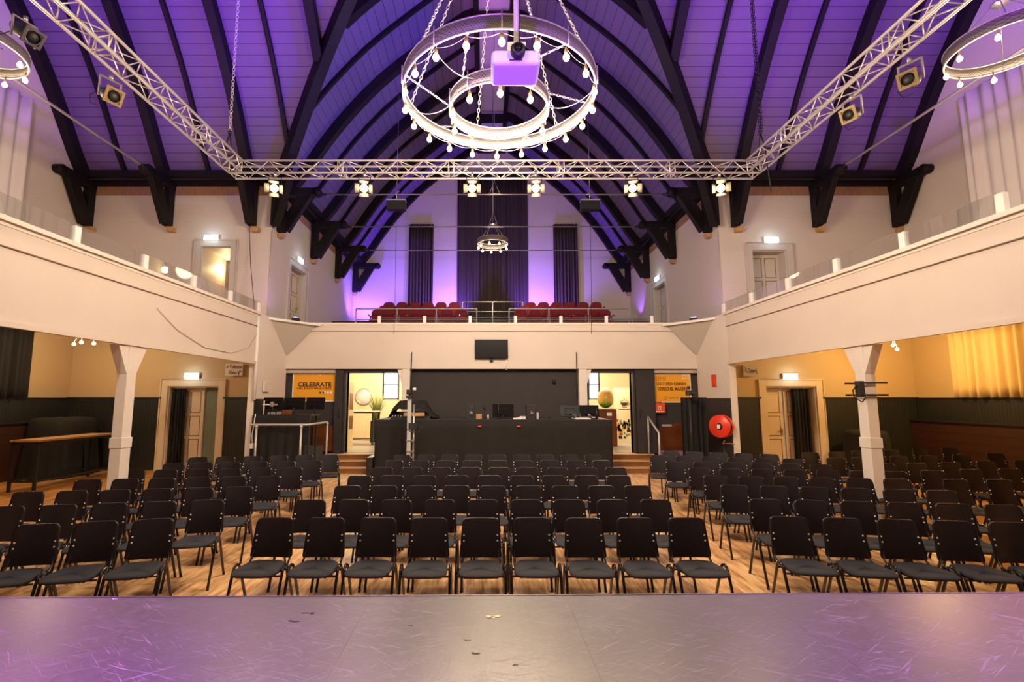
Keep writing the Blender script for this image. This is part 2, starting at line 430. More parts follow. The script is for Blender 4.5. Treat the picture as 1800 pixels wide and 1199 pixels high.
dado('trim_8', [(TL, TL+.07, 1, YW-.07, W, W+.04), (TR-.07, TR, 1, YW-.07, W, W+.04), (TL+.06, TL+.3, 1, YW-.06, 1.37, 1.40), (TR-.3, TR-.06, 1, YW-.06, 1.37, 1.40)], 'black')

# ------------------------------------------------------------------ doors
def door(idx, axis, c, a0, a1, z0, z1, deep, inner, leafs, fm='frame', dm='door', cut=False):
    """frame + reveal + leaves; axis 'Y': plane y=c, room on the -Y side; axis 'X': plane x=c, room on side -inner"""
    root = bpy.data.objects.new('door_%d' % idx, None); COL.objects.link(root); root['kind'] = 'structure'
    if axis == 'Y': root.location = ((a0+a1)/2, c, z0)
    else: root.location = (c, (a0+a1)/2, z0)
    R = Vector(root.location)
    def put(mb, nm, m, par=root, **k):
        bmesh.ops.translate(mb.bm, verts=mb.bm.verts, vec=-R); return mb.build(nm, m, par, **k)
    def bb(p0, p1, d0, d1, q0, q1):         # p along wall, d depth into wall, q height
        if axis == 'Y': return (p0, p1, c+d0, c+d1, q0, q1)
        x0, x1 = c+inner*d0, c+inner*d1
        return (min(x0,x1), max(x0,x1), p0, p1, q0, q1)
    f = .18
    mb = MB(); mb.box(*bb(a0-f, a0, -.05, .0, z0, z1+f)); mb.box(*bb(a1, a1+f, -.05, .0, z0, z1+f)); mb.box(*bb(a0, a1, -.05, .0, z1, z1+f))
    mb.box(*bb(a0-f-.03, a0-f, -.07, 0, z0, z1+f+.03)); mb.box(*bb(a1+f, a1+f+.03, -.07, 0, z0, z1+f+.03)); mb.box(*bb(a0-f, a1+f, -.07, 0, z1+f, z1+f+.03))
    mb.box(*bb(a0, a0+.03, 0, deep, z0, z1)); mb.box(*bb(a1-.03, a1, 0, deep, z0, z1)); mb.box(*bb(a0, a1, 0, deep, z1-.03, z1))
    put(mb, 'door_frame', fm, bevel=.006)
    for p0, p1, d, kind in leafs:
        if kind == 'leaf':
            lf = MB(); lf.box(*bb(p0, p1, d, d+.045, z0+.01, z1-.04))
            w = p1 - p0; H = z1 - z0
            leaf = put(lf, 'door_leaf', dm, bevel=.004)
            g = MB()
            n = 2 if w > .6 else 1
            for q in range(n):
                x0 = p0 + .09 + q*(w-.09)/n; x1 = x0 + (w-.09)/n - .09
                for h0, h1 in ((.08,.36),(.40,.64),(.68,.94)):
                    a, b2 = z0+H*h0, z0+H*h1; t = .014
                    for bx in ((x0,x1,a,a+t),(x0,x1,b2-t,b2),(x0,x0+t,a,b2),(x1-t,x1,a,b2)):
                        g.box(*bb(bx[0], bx[1], d-.008, d+.001, bx[2], bx[3]))
            gg = g.build('panel_moulding', 'groove'); 
            gg.data.transform(Matrix.Translation(-R)); gg.parent = leaf
            h = MB(); hx = p1-.06 if inner else p0+.06
            hb = bb(hx-.015, hx+.015, d-.02, d, z0+.95, z0+1.15); h.box(*hb)
            hb = bb(hx-.12, hx+.01, d-.06, d-.04, z0+1.07, z0+1.09); h.box(*hb)
            hh = h.build('door_handle', 'steel'); hh.data.transform(Matrix.Translation(-R)); hh.parent = leaf
        elif kind == 'green':
            put(MB().box(*bb(p0, p1, d, d+.02, z0, z1)), 'glazed_panel', 'green')
        elif kind == 'room':
            put(MB().box(*bb(p0, p1, d, d+.04, z0, z1)), 'lobby_wall', 'yellow')
    return root
door(1, 'Y', YW, *DLL, .30, 0, [(DLL[0]+.05, DLL[0]+.90, .24, 'leaf'), (DLL[0]+.90, DLL[1], .29, 'green')], fm='door')
door(2, 'Y', YW, *DRL, .30, 1, [(DRL[0]+.05, DRL[0]+.60, .24, 'leaf'), (DRL[0]+.66, DRL[1]-.03, .27, 'leaf')], fm='door')
door(3, 'Y', YW, *DLU, 1.3, 1, [(DLU[0], DLU[1]+.6, 1.6, 'room')])
door(4, 'Y', YW, *DRU, .5, 1, [(DRU[0]+.03, DRU[1]-.03, .34, 'leaf')], dm='frame')
door(5, 'X', XL, *NL, .3, -1, [(NL[0]+.03, NL[1]-.03, .22, 'leaf')])
door(6, 'X', XR, *NR, .3, 1, [(NR[0]+.03, NR[1]-.03, .22, 'leaf')], dm='frame')
# open inner door of the upper left lobby
t = thing('lobby_door', 'cream panelled door standing open in the lobby behind the upper doorway', 'door', (-7.72, YW+.9, 4.0))
rt = Matrix.Rotation(.9, 3, 'Z')
Bx(-.38, .38, -.02, .02, .0, 2.1, rot=rt, pivot=(0,0,0)).build('door_leaf', 'door', t)
g = MB()
for h0, h1 in ((.2,.95),(1.05,1.5),(1.6,1.98)):
    for x0, x1 in ((-.3,-.04),(.04,.3)):
        for b in ((x0,x1,h0,h0+.015),(x0,x1,h1-.015,h1),(x0,x0+.015,h0,h1),(x1-.015,x1,h0,h1)): g.box(b[0],b[1],-.026,-.018,b[2],b[3], rot=rt, pivot=(0,0,0))
g.build('panel_moulding', 'groove', t)

# ------------------------------------------------------------------ curtains
def curtain(name, label, p0, p1, z0, z1, m, folds=10, amp=.05, flare=0, group=None):
    p0 = Vector((*p0, 0)); p1 = Vector((*p1, 0)); d = p1 - p0; n = Vector((-d.y, d.x, 0)).normalized(); c = (p0 + p1)/2
    N = folds*8; rows = []
    for j in range(7):
        tj = j/6; z = z0 + (z1-z0)*tj; row = []
        for i in range(N+1):
            u = i/N; a = amp*(1+.35*math.sin(i*.37))*(1 - .3*tj)
            o = a*math.sin(u*folds*2*PI + .6*math.sin(u*9)) + a*.4*math.sin(u*folds*4.7)
            k = (u-.5)*(1 + flare*(1-tj))+.5
            row.append(p0 + d*k + n*o + Vector((0,0,z)))
        rows.append(row)
    mb = MB().grid(rows); o = mb.build(name, m, origin=(c.x, c.y, z0), solid=.006)
    return tag(o, label, 'curtain', group)
curtain('curtain', 'wide dark brown curtain in the middle of the rear gallery end wall', (-1.40, YB-.12), (2.0, YB-.12), 4.9, 13.0, 'curtbrown', 22, .05)
curtain('curtain', 'narrow dark brown curtain on the gallery end wall nearest the blue uplight', (-3.72, YB-.12), (-2.55, YB-.12), 5.0, 10.35, 'curtbrown', 8, .05)
curtain('curtain', 'narrow dark brown curtain on the gallery end wall away from the blue uplight', (3.22, YB-.12), (4.38, YB-.12), 5.0, 10.35, 'curtbrown', 8, .05)
curtain('curtain', 'black curtain hanging on the side wall above the dark beadboard', (TL+.14, 8.5), (TL+.14, 12.5), 2.02, 3.72, 'curtblack', 22, .06)
curtain('curtain', 'ochre yellow curtain on the side wall under the gallery', (TR-.14, 8.2), (TR-.14, 12.6), 2.02, 3.72, 'curtyellow', 18, .07)
curtain('curtain', 'tall white curtain on the side wall above the gallery', (TR-.16, 6.5), (TR-.16, 11.6), 4.05, 9.6, 'curtwhite', 16, .07)
curtain('curtain', 'tall white curtain at the edge of view on the gallery side wall', (TL+.16, 6.5), (TL+.16, 11.75), 4.05, 9.6, 'curtwhite', 16, .07)
curtain('door_curtain', 'black curtain gathered in the doorway beside the dull green panel', (DLL[0]+.06, YW+.12), (DLL[0]+.44, YW+.12), .03, 2.26, 'curtblack', 5, .05, flare=.25)
curtain('door_curtain', 'black curtain gathered at the far side of the yellow double door', (DRL[1]-.62, YW+.12), (DRL[1]-.14, YW+.12), .03, 2.26, 'curtblack', 5, .05)

# ------------------------------------------------------------------ roof
PROF = [(6.15,8.30),(5.72,8.85),(5.12,9.80),(4.45,10.72),(3.5,11.80),(2.46,12.72),(1.5,13.50),(.55,14.20)]   # underside of the main rafters
def spline(pts, n=3):
    out = []
    P = [pts[0]] + pts + [pts[-1]]
    for i in range(1, len(P)-2):
        for k in range(n):
            t_ = k/n; a, b, c, d = P[i-1], P[i], P[i+1], P[i+2]
            out.append(tuple(.5*((2*b[j]) + (-a[j]+c[j])*t_ + (2*a[j]-5*b[j]+4*c[j]-d[j])*t_**2 + (-a[j]+3*b[j]-3*c[j]+d[j])*t_**3) for j in (0,1)))
    out.append(pts[-1]); return out
PR = spline(PROF, 3)
def norm_at(i):
    a = PR[max(i-1,0)]; b = PR[min(i+1,len(PR)-1)]; dx, dz = b[0]-a[0], b[1]-a[1]; L = math.hypot(dx, dz)
    return (dz/L, -dx/L)                  # outward (towards larger r and z)
def off(i, d): n = norm_at(i); return (PR[i][0]+n[0]*d, PR[i][1]+n[1]*d)
DK = [off(i, .34) for i in range(len(PR))]
DK[-1] = (.50, DK[-1][1])
def zdeck(i): return DK[i]
# deck surfaces
def deck(name, fn, th=.05):
    rows = []
    for i in range(len(DK)): rows.append(fn(i))
    mb = MB().grid(rows, smooth=False); o = mb.build(name, 'deck'); md = o.modifiers.new('t','SOLIDIFY'); md.thickness = th; md.offset = -1
    return struct(o)
for sgn, nm in ((-1,'left'),(1,'right')):
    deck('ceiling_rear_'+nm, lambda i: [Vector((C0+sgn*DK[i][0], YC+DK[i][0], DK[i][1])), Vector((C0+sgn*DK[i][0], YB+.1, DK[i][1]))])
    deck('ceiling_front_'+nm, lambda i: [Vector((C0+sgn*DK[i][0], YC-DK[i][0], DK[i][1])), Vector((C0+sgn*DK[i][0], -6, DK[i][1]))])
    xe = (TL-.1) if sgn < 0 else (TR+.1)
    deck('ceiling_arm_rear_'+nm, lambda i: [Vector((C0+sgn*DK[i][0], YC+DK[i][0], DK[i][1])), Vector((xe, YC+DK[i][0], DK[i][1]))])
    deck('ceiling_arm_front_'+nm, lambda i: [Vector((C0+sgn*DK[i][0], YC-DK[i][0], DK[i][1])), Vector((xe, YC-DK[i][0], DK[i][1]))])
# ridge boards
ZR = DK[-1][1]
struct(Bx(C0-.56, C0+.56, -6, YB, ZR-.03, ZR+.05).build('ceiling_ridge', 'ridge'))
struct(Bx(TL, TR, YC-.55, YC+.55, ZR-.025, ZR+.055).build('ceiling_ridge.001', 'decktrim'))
for k, x in enumerate((C0-.66, C0+.50)): struct(Bx(x, x+.16, YC+.6, YB, ZR-.30, ZR-.03).build('trim_9', 'timber'))
# soffits between wall top and boards
ZS = DK[0][1]
rs = DK[0][0]
def sof(name, x0,x1,y0,y1): return struct(Bx(x0,x1,y0,y1,ZS+.0,ZS+.05).build(name,'decktrim'))
sof('ceiling_eaves', TL, C0-rs, YC+rs-.02, YW+.3); sof('ceiling_eaves.001', C0+rs, TR, YC+rs-.02, YW+.3)
sof('ceiling_eaves.002', XL-.3, C0-rs+.02, YC+rs, YB); sof('ceiling_eaves.003', C0+rs-.02, XR+.3, YC+rs, YB)
# wall plates
def plate(x0,x1,y0,y1,z0,z1): return struct(Bx(x0,x1,y0,y1,z0,z1).build('trim_10','timber'))
for a, b in ((TL, XL), (XR, TR)):
    plate(a, b, YW-.12, YW+.05, ZE-.02, ZE+.13); plate(a, b, YC+rs-.28, YC+rs-.12, ZE+.10, ZE+.28)
plate(XL-.05, XL+.12, YW, YB, ZE-.02, ZE+.13); plate(XR-.12, XR+.05, YW, YB, ZE-.02, ZE+.13)
plate(C0-rs+.12, C0-rs+.28, YW-.3, YB, ZE+.10, ZE+.28); plate(C0+rs-.28, C0+rs-.12, YW-.3, YB, ZE+.10, ZE+.28)

def rafter(mapf, axis, w, depth_in, rmin, rmax, top=.30):
    """curved rafter: mapf(r,z)->point; from the underside profile shifted by depth_in up to the boards"""
    pts = [(i, PR[i]) for i in range(len(PR)) if rmin-.01 <= PR[i][0] <= rmax+.01]
    # clamp the ends
    mb = MB(); rows = []; ax = Vector(axis)*w/2
    for i, _ in pts:
        lo = off(i, .30-depth_in); hi = off(i, .33)
        a, b = mapf(*lo), mapf(*hi)
        rows.append([mb.bm.verts.new(p) for p in (a-ax, a+ax, b+ax, b-ax)])
    for A, B in zip(rows, rows[1:]):
        for k in range(4): mb.bm.faces.new((A[k], A[(k+1)%4], B[(k+1)%4], B[k]))
    mb.bm.faces.new(rows[0][::-1]); mb.bm.faces.new(rows[-1])
    return mb
def brk(P, Q, T, ax, root, nm=''):
    """hammer beam + wall post + brace; P(r,z)->3-D"""
    w = .20
    MB().beam(P(6.62,8.26), P(5.45,8.26), w, .26).build('hammer_beam','timber',root,bevel=.03)
    MB().lathe([(.0,-.11),(.13,-.11),(.13,.11),(.0,.11)], P(5.42,8.26), 14, axis='X' if abs(ax[0])>.5 else 'Y').build('beam_end','timber',root)
    MB().beam(P(6.47,7.0), P(6.47,8.2), w*.95, .24, up=tuple(Vector(P(1,0))-Vector(P(0,0)))).build('wall_post','timber',root,bevel=.02)
    a, b = P(6.40,7.08), P(5.74,8.22)
    MB().beam(a, b, w*.9, .36).build('brace','timber',root,bevel=.02)
    MB().prism([P(6.59,6.98), P(6.40,6.98), P(6.45,6.86), P(6.59,6.84)], (0,0,0) if False else tuple(Vector(ax)*.20)).build('corbel','woodtop',root) 
def truss_nave(Y, label, rmax=6.2, feet=True, both=True):
    t = thing('roof_truss', label, 'roof truss', (0,0,0))
    for s in (-1, 1):
        mf = lambda r, z: Vector((C0+s*r, Y, z))
        rafter(mf, (0,1,0), .24, .30, .5, rmax).build('rafter', 'timber', t)
        if feet: brk(lambda r,z: Vector((C0+s*r, Y, z)), None, None, (0,1,0), t)
    MB().beam((C0-.7,Y,14.12),(C0+.7,Y,14.12),.22,.3).build('ridge_block','timber',t)
    return t
for k, (Y, lb) in enumerate(((14.28,'dark timber truss spanning the mouth of the rear gallery'), (17.1,'dark timber truss over the rear gallery behind the small chandelier rod'), (19.95,'dark timber truss over the rear gallery above the upper door'), (22.6,'dark timber truss against the end wall of the rear gallery'))):
    truss_nave(Y, lb)
truss_nave(11.4, 'dark curved rafters of the crossing just beyond the big chandelier', rmax=11.4-YC, feet=False)
def minor_nave(Y):
    rm = min(6.2, Y-YC)
    mb = MB()
    for s in (-1, 1):
        m2 = rafter(lambda r, z: Vector((C0+s*r, Y, z)), (0,1,0), .11, .12, .5, rm); me = bpy.data.meshes.new('t'); m2.bm.to_mesh(me); m2.bm.free(); mb.bm.from_mesh(me)
    struct(mb.build('trim_11', 'timber'))
for Y in (10.0, 12.85, 15.7, 18.5, 21.3): minor_nave(Y)
def truss_arm(X, label, rmax=6.2, feet=True):
    t = thing('roof_truss', label, 'roof truss', (0,0,0))
    rafter(lambda r, z: Vector((X, YC+r, z)), (1,0,0), .24, .30, .5, rmax).build('rafter', 'timber', t)
    if feet: brk(lambda r,z: Vector((X, YC+r, z)), None, None, (1,0,0), t)
    return t
armL = [(-11.72,'dark timber rafter with bracket against the gallery side wall, lamp end'), (-9.36,'dark timber rafter and bracket above the upper gallery doorway with the open lobby'), (-6.88,'dark timber rafter and bracket above the gallery corner by the open lobby')]
armR = [(12.08,'dark timber rafter with bracket against the wall with the white curtain'), (9.72,'dark timber rafter and bracket over the gallery with the closed upper door'), (7.32,'dark timber rafter and bracket at the gallery corner by the closed upper door')]
for X, lb in armL + armR: truss_arm(X, lb)
for X, lb in ((-4.40,'short dark rafter rising from the valley above the barn door lamps'), (4.90,'short dark rafter rising from the valley over the rigging chain')):
    truss_arm(X, lb, rmax=abs(X-C0)-.02, feet=False)
for X in (-10.55, -8.1, -5.65, -3.2, 10.9, 8.5, 6.1, 3.7):
    rm = min(6.2, abs(X-C0)-.03)
    struct(rafter(lambda r, z: Vector((X, YC+r, z)), (1,0,0), .11, .12, .5, rm).build('trim_12', 'timber'))
# pale boards beside each rafter
for X in (-11.72,-10.55,-9.36,-8.1,-6.88,-5.65,12.08,10.9,9.72,8.5,7.32,6.1):
    for dx in (-.30, .30):
        if TL < X+dx < TR and abs(X+dx-C0) > 1:
            rm = min(6.2, abs(X+dx-C0)-.1)
            struct(rafter(lambda r, z: Vector((X+dx, YC+r, z)), (1,0,0), .14, -.01, .5, rm).build('trim_13', 'decktrim'))
# valley rafters
for s, lb in ((-1,'heavy dark valley rafter rising from the corner with the open lobby door'), (1,'heavy dark valley rafter rising from the corner by the fire hose reel')):
    t = bpy.data.objects.new('trim_27', None); COL.objects.link(t); t['kind'] = 'structure'
    axn = Vector((1, -s*1.0, 0)).normalized() if s > 0 else Vector((1, 1, 0)).normalized()
    rafter(lambda r, z: Vector((C0+s*r, YC+r, z)), tuple(axn), .26, .34, .5, 6.2).build('rafter', 'timber', t)
    P = lambda r, z: Vector((C0+s*r, YC+r, z))
    MB().beam(P(6.45,7.0), P(6.45,8.3), .2, .2).build('wall_post','timber',t,bevel=.02)
    MB().beam(P(6.4,7.05), P(5.75,8.35), .2, .26).build('brace','timber',t,bevel=.02)

# tie rods
for Y, lb in ((14.28,'steel tie rod across the gallery mouth just under the truss lamps'),(17.1,'steel tie rod across the rear gallery passing behind the first rod'),(19.95,'farthest steel tie rod, behind the small chandelier')):
    t = thing('tie_rod', lb, 'tie rod')
    MB().tube([(C0-5.5,Y,8.2),(C0+5.5,Y,8.2)], .022, 8).build('rod','steel',t)
    for s in (-1,1): MB().tube([(C0+s*5.55,Y,8.2),(C0+s*5.15,Y,8.2)], .05, 8, r1=.03).build('end_fitting','blacktube',t)
for X, lb in ((-9.36,'steel tie rod running overhead along the gallery with the open lobby'),(9.72,'steel tie rod running overhead along the gallery with the white curtain')):
    t = thing('tie_rod', lb, 'tie rod')
    MB().tube([(X,12.9,8.28),(X,1.8,8.28)], .030, 8).build('rod','alu',t)
    MB().tube([(X,12.95,8.28),(X,12.5,8.28)], .06, 8, r1=.04).build('end_fitting','blacktube',t)
# hangers on the rods
for Y, z0, z1, lb in ((14.28,8.2,8.62,'triangular wire hanger on the nearest gallery tie rod'),(17.1,8.2,8.75,'triangular wire hanger on the second gallery tie rod')):
    mb = MB().tube([(C0-.17,Y,z0),(C0,Y,z1)],.008,6).tube([(C0+.17,Y,z0),(C0,Y,z1)],.008,6).tube([(C0-.19,Y,z0+.02),(C0+.19,Y,z0+.02)],.025,8).tube([(C0,Y,z1),(C0,Y,13.9)],.008,6)
    tag(mb.build('wire_hanger','steel'), lb, 'hanger')

# ------------------------------------------------------------------ galleries
ZF = 4.0; FT = 4.14; FB = 2.86
def gallery_side(s):
    X = -5.72 if s < 0 else 6.02
    Xo = TL if s < 0 else TR
    # slab
    Xi = X-.02 if s < 0 else X+.02
    struct(Bx(min(Xi,Xo), max(Xi,Xo), 1.0, YW, 3.80, ZF).build('floor.002', 'yellow'))
    xo = X - .16 if s < 0 else X + .16
    struct(Bx(min(X,xo), max(X,xo), 1.0, 12.05, FB, FT-.05).build('trim_14', 'fascia'))
    i = .05 if s < 0 else -.05
    struct(Bx(min(xo,X+i)-.02, max(xo,X+i)+.02, 1.0, 12.1, FT-.06, FT).build('trim_15', 'cream'))        # cap
    struct(Bx(min(X,X+i*.5), max(X,X+i*.5), 1.0, 12.07, FT-.11, FT-.06).build('trim_16', 'cream'))
    struct(Bx(min(X,X+i*.3), max(X,X+i*.3), 1.0, 12.07, FT-.35, FT-.11).build('trim_17', 'fascia'))
    struct(Bx(min(X,X+i*.34), max(X,X+i*.34), 1.0, 12.07, FT-.36, FT-.345).build('trim_18', 'groove'))
    struct(Bx(min(X,X+i*.7), max(X,X+i*.7), 1.0, 12.07, FB-.02, FB+.05).build('trim_19', 'fascia'))
    # pier wall
    struct(Bx(min(X,xo), max(X,xo), 12.05, YW, 0, FT).build('wall_pier', 'cream'))
    # glass railing: posts and panes
    ys = [2.45,3.83,5.2,6.56,7.93,9.30,10.67,12.03] if s < 0 else [2.75,4.1,5.45,6.80,8.15,9.5,10.85,12.15]
    nmw = 'open lobby side gallery' if s < 0 else 'white curtain side gallery'
    for k, y in enumerate(ys[2:]):
        p = Bx(X-.035 if s<0 else X-.035, X+.035, y-.05, y+.05, FT, FT+.24).build('railing_post', 'white', origin=None, bevel=.006)
        tag(p, 'short white railing post, %s from the stage, %s' % (('first','second','third','fourth','fifth','sixth')[k], nmw), 'railing post', 'white gallery railing posts')
    for k in range(2, len(ys)-1):
        g = Bx(X-.006, X+.006, ys[k]+.06, ys[k+1]-.06, FT+.01, FT+.27).build('glass_panel', 'glass')
        tag(g, 'clear glass railing pane, %s from the stage, %s' % (('first','second','third','fourth','fifth')[k-2], nmw), 'glass pane', 'glass gallery railing panes')
gallery_side(-1); gallery_side(1)
# rear gallery
YG = YW
def post_beam_gallery():
    x0, x1 = -5.88, 6.18
    struct(Bx(x0, x1, YG, YG+.2, FB, FT-.03).build('trim_20', 'fascia'))
    struct(Bx(x0-.5, x1+.7, YG-.05, YG+.25, FT-.04, FT+.02).build('trim_21', 'cream'))
    struct(Bx(x0, x1, YG-.02, YG, FT-.22, FT-.04).build('trim_22', 'fascia'))
    struct(Bx(x0, x1, YG-.022, YG, FT-.225, FT-.215).build('trim_23', 'groove'))
    struct(Bx(x0, x1, YG-.03, YG, FB-.03, FB+.05).build('trim_24', 'fascia'))
    struct(Bx(XL, XR, YG+.2, YB, 3.8, ZF).build('floor.003', 'darkwall'))
post_beam_gallery()
for k in range(7):
    X = at(667+79.7*k, 560, YG+.1).x
    p = Bx(X-.045, X+.045, YG+.06, YG+.14, FT+.02, FT+.24).build('railing_post', 'white', bevel=.006)
    tag(p, 'short white railing post on the rear gallery edge, %s counted from the open lobby side' % ('first','second','third','fourth','fifth','sixth','seventh')[k], 'railing post', 'white rear gallery posts')
    if k < 6:
        X2 = at(667+79.7*(k+1), 560, YG+.1).x
        g = Bx(X+.05, X2-.05, YG+.094, YG+.106, FT+.03, FT+.27).build('glass_panel', 'glass')
        tag(g, 'clear glass pane on the rear gallery edge, %s counted from the open lobby side' % ('first','second','third','fourth','fifth','sixth')[k], 'glass pane', 'rear gallery panes')
# corner shelves
for s in (-1, 1):
    X = -5.72 if s < 0 else 6.02
    t = thing('corner_shelf', 'triangular white corner shelf %s' % ('between rear gallery and the open lobby side pier' if s < 0 else 'between rear gallery and the hose reel side pier'), 'shelf', (X, YW, FT-.08))
    d = -s
    MB().prism([(0,0,0),(0,-1.25,0),(d*.95,-.05,0)] if s<0 else [(0,0,0),(d*.95,-.05,0),(0,-1.25,0)], (0,0,.06)).build('shelf_board','white',t)
    mb = MB(); v = [mb.bm.verts.new(p) for p in ((d*.005,-.06,0),(d*.005,-1.1,0),(d*.8,-.06,0),(d*.005,-.06,-.85))]
    for f in ((0,1,2),(0,1,3),(1,2,3),(2,0,3)): mb.bm.faces.new([v[q] for q in f])
    mb.build('recess_shade_wedge','frame',t)  # solid wedge standing in for the shadowed recess below the shelf
    # led uplight lying on it
    q = at(517 if s<0 else 1222, 561, 13.2); 
    u = thing('uplight', 'small violet led uplight on the corner shelf %s' % ('by the open lobby side' if s < 0 else 'over the hose reel side'), 'lamp', (q.x, 13.3, FT-.02))
    MB().lathe([(.0,0),(.11,0),(.12,.05),(.09,.09),(.0,.09)], n=18).build('lamp_body','black',u)
    MB().lathe([(.0,.091),(.075,.091),(.07,.10),(.0,.10)], n=16).build('lens','ledviolet',u)
# column posts under rear gallery
for X, nm in ((-2.29,'mixer side'), (2.75,'foyer egg side')):
    t = thing('square_post', 'cream square post under the rear gallery at the %s of the black wall' % nm, 'post', (X, YG+.08, 0))
    Bx(-.115,.115,-.1,.1,0,FB).build('shaft','cream',t,bevel=.01)
    s = -1 if X < 0 else 1
    MB().prism([(s*.11,-.06,FB),(s*.27,-.06,FB),(s*.11,-.06,FB-.5)],(0,.12,0)).build('knee_bracket','cream',t)
# freestanding columns under side galleries
for s in (-1, 1):
    X = -5.80 if s < 0 else 6.10
    t = thing('gallery_column', 'cream square column with collar carrying the gallery %s' % ('beside the bar table' if s < 0 else 'with the black clamp bracket'), 'column', (X, 7.85, 0))
    Bx(-.085,.085,-.10,.10,1.25,FB-.02).build('shaft','cream',t,bevel=.008)
    Bx(-.09,.09,-.105,.105,0,1.25).build('plinth','cream',t,bevel=.008)
    Bx(-.10,.10,-.115,.115,1.22,1.38).build('collar','cream',t,bevel=.006)
    for q in (-1,1):
        MB().prism([(-.075,q*.10,FB-.02),(-.075,q*.32,FB-.02),(-.075,q*.10,FB-.48)],(.15,0,0)).build('knee_bracket','cream',t)
# white pipe on the pier
tag(MB().tube([(-5.70,12.02,FT-.1),(-5.70,12.02,1.95)],.035,10).build('downpipe','white'), 'white vertical pipe on the pier end by the Toiletten sign', 'pipe')

# under rear gallery: black wall with openings
OL = (-4.03, -2.42, -1, 2.74); OR = (2.93, 4.20, -1, 2.74)
wall('wall_foyer', 'Y', YW+.25, .15, -5.9, 6.2, 0, 3.8, [OL, OR], 'darkwall')
for k, (a0, a1, wl, wr) in enumerate(((OL[0], OL[1], .30, .13), (OR[0], OR[1], .16, .62))):
    r = bpy.data.objects.new('door_%d' % (7+k), None); COL.objects.link(r); r['kind'] = 'structure'; r.location = (a0, YW+.2, .45)
    mb = MB(); mb.box(-.06-.0, 0, -.1, .25, 0, 2.30); mb.box(a1-a0, a1-a0+.06, -.1, .25, 0, 2.30); mb.box(-.06, a1-a0+.06, -.1, .25, 2.28, 2.38)
    mb.build('door_frame', 'darkwall', r)
    Bx(-wl, -.07, -.14, -.08, 0, 2.42).build('folding_leaf', 'darkwall', r, bevel=.01)
    Bx(a1-a0+.07, a1-a0+wr, -.14, -.08, 0, 2.42).build('folding_leaf', 'darkwall', r, bevel=.01)
    hx = -.15 if k == 0 else a1-a0+.16
    MB().tube([(hx,-.16,1.0),(hx,-.19,1.05),(hx,-.19,1.2),(hx,-.16,1.25)],.012,6).build('door_handle','black',r)
# brown panel areas on black wall
tag(Bx(-4.95,-4.30,YW+.16,YW+.25,.5,1.22).build('wall_panel','brownwood'), 'brown varnished panel on the dark wall behind the grey railing', 'panel')
mb = MB(); mb.prism([(4.83,YW+.20,.45),(6.0,YW+.20,.45),(6.0,YW+.20,1.55),(5.45,YW+.20,1.28),(4.83,YW+.20,1.12)],(0,.04,0))
tag(mb.build('wall_panel','brownwood'), 'brown varnished panel below the first aid box', 'panel')
tag(Bx(at(722,700,YW+.2).x, at(1017,700,YW+.2).x, YW+.19, YW+.24, .0, FB-.02).build('acoustic_panel','darkwall'), 'large charcoal wall panel behind the mixing desk', 'panel')
# shelf/roller boxes above posters
for a, b, lb in ((503,593,'beige roller box above the CELEBRATE poster'),(1140,1228,'beige roller box above the second orange poster')):
    p0, p1 = at(a,649,14.1), at(b,655,14.1)
    tag(Bx(p0.x,p1.x,13.98,14.14,p1.z-.02,p0.z+.01).build('roller_box','frame',bevel=.01), lb, 'blind box')

# foyer room
struct(Bx(XL,XR,19.0,19.1,.4,3.4).build('wall_foyer_back','foyer'))
struct(Bx(XL,XL+.1,14.4,19.05,.4,3.4).build('wall_foyer_left','foyer')); struct(Bx(XR-.1,XR,14.4,19.05,.4,3.4).build('wall_foyer_right','foyer'))
struct(Bx(XL,XR,14.4,19.1,3.4,3.45).build('ceiling_foyer','foyer'))
struct(Bx(-1.9,-1.8,14.45,19.0,.45,3.4).build('wall_foyer_divider','foyer')); struct(Bx(1.9,2.0,14.45,19.0,.45,3.4).build('wall_foyer_divider.001','foyer'))
for k, (a, b, sd) in enumerate(((675,700,1),(1034,1053,-1))):
    p0, p1 = at(a,655,18.98), at(b,701,18.98)
    r = bpy.data.objects.new('window_%d' % (k+1), None); COL.objects.link(r); r['kind']='structure'; r.location=(p0.x,18.97,p1.z)
    w, h = p1.x-p0.x, 1.15
    Bx(0,w,-.01,.0,0,h).build('pane','winglow',r)
    mb = MB()
    for x in (0, w): mb.box(x-.03,x+.03,-.05,-.01,-.03,h)
    for z in (0,.47*h): mb.box(0,w,-.05,-.01,z-.02,z+.02)
    mb.build('window_frame','black',r)
    mb = MB()
    for q in range(1,4): mb.box(w*q/4-.004,w*q/4+.004,-.025,-.012,0,h)
    for q in range(1,8): mb.box(0,w,-.025,-.012,h*q/8-.004,h*q/8+.004)
    mb.build('leading','galv',r)

# steps to the foyer
for s, x0, x1 in ((-1,-4.45,-2.98),(1,3.25,4.70)):
    t = thing('steps', 'three wooden steps up to the foyer %s' % ('beside the covered mixer' if s<0 else 'beside the first aid box'), 'steps', ((x0+x1)/2, 13.5, 0))
    hw = (x1-x0)/2
    for k in range(3):
        y = 13.35-13.5+.27*k; z = .15*(k+1)
        tr = Bx(-hw,hw,y-.02,(.64),z-.035,z).build('tread','steppale',t,bevel=.006)
        Bx(-hw,hw,y+.01,y+.03,z-.15,z-.03).build('riser','stepwood',t)

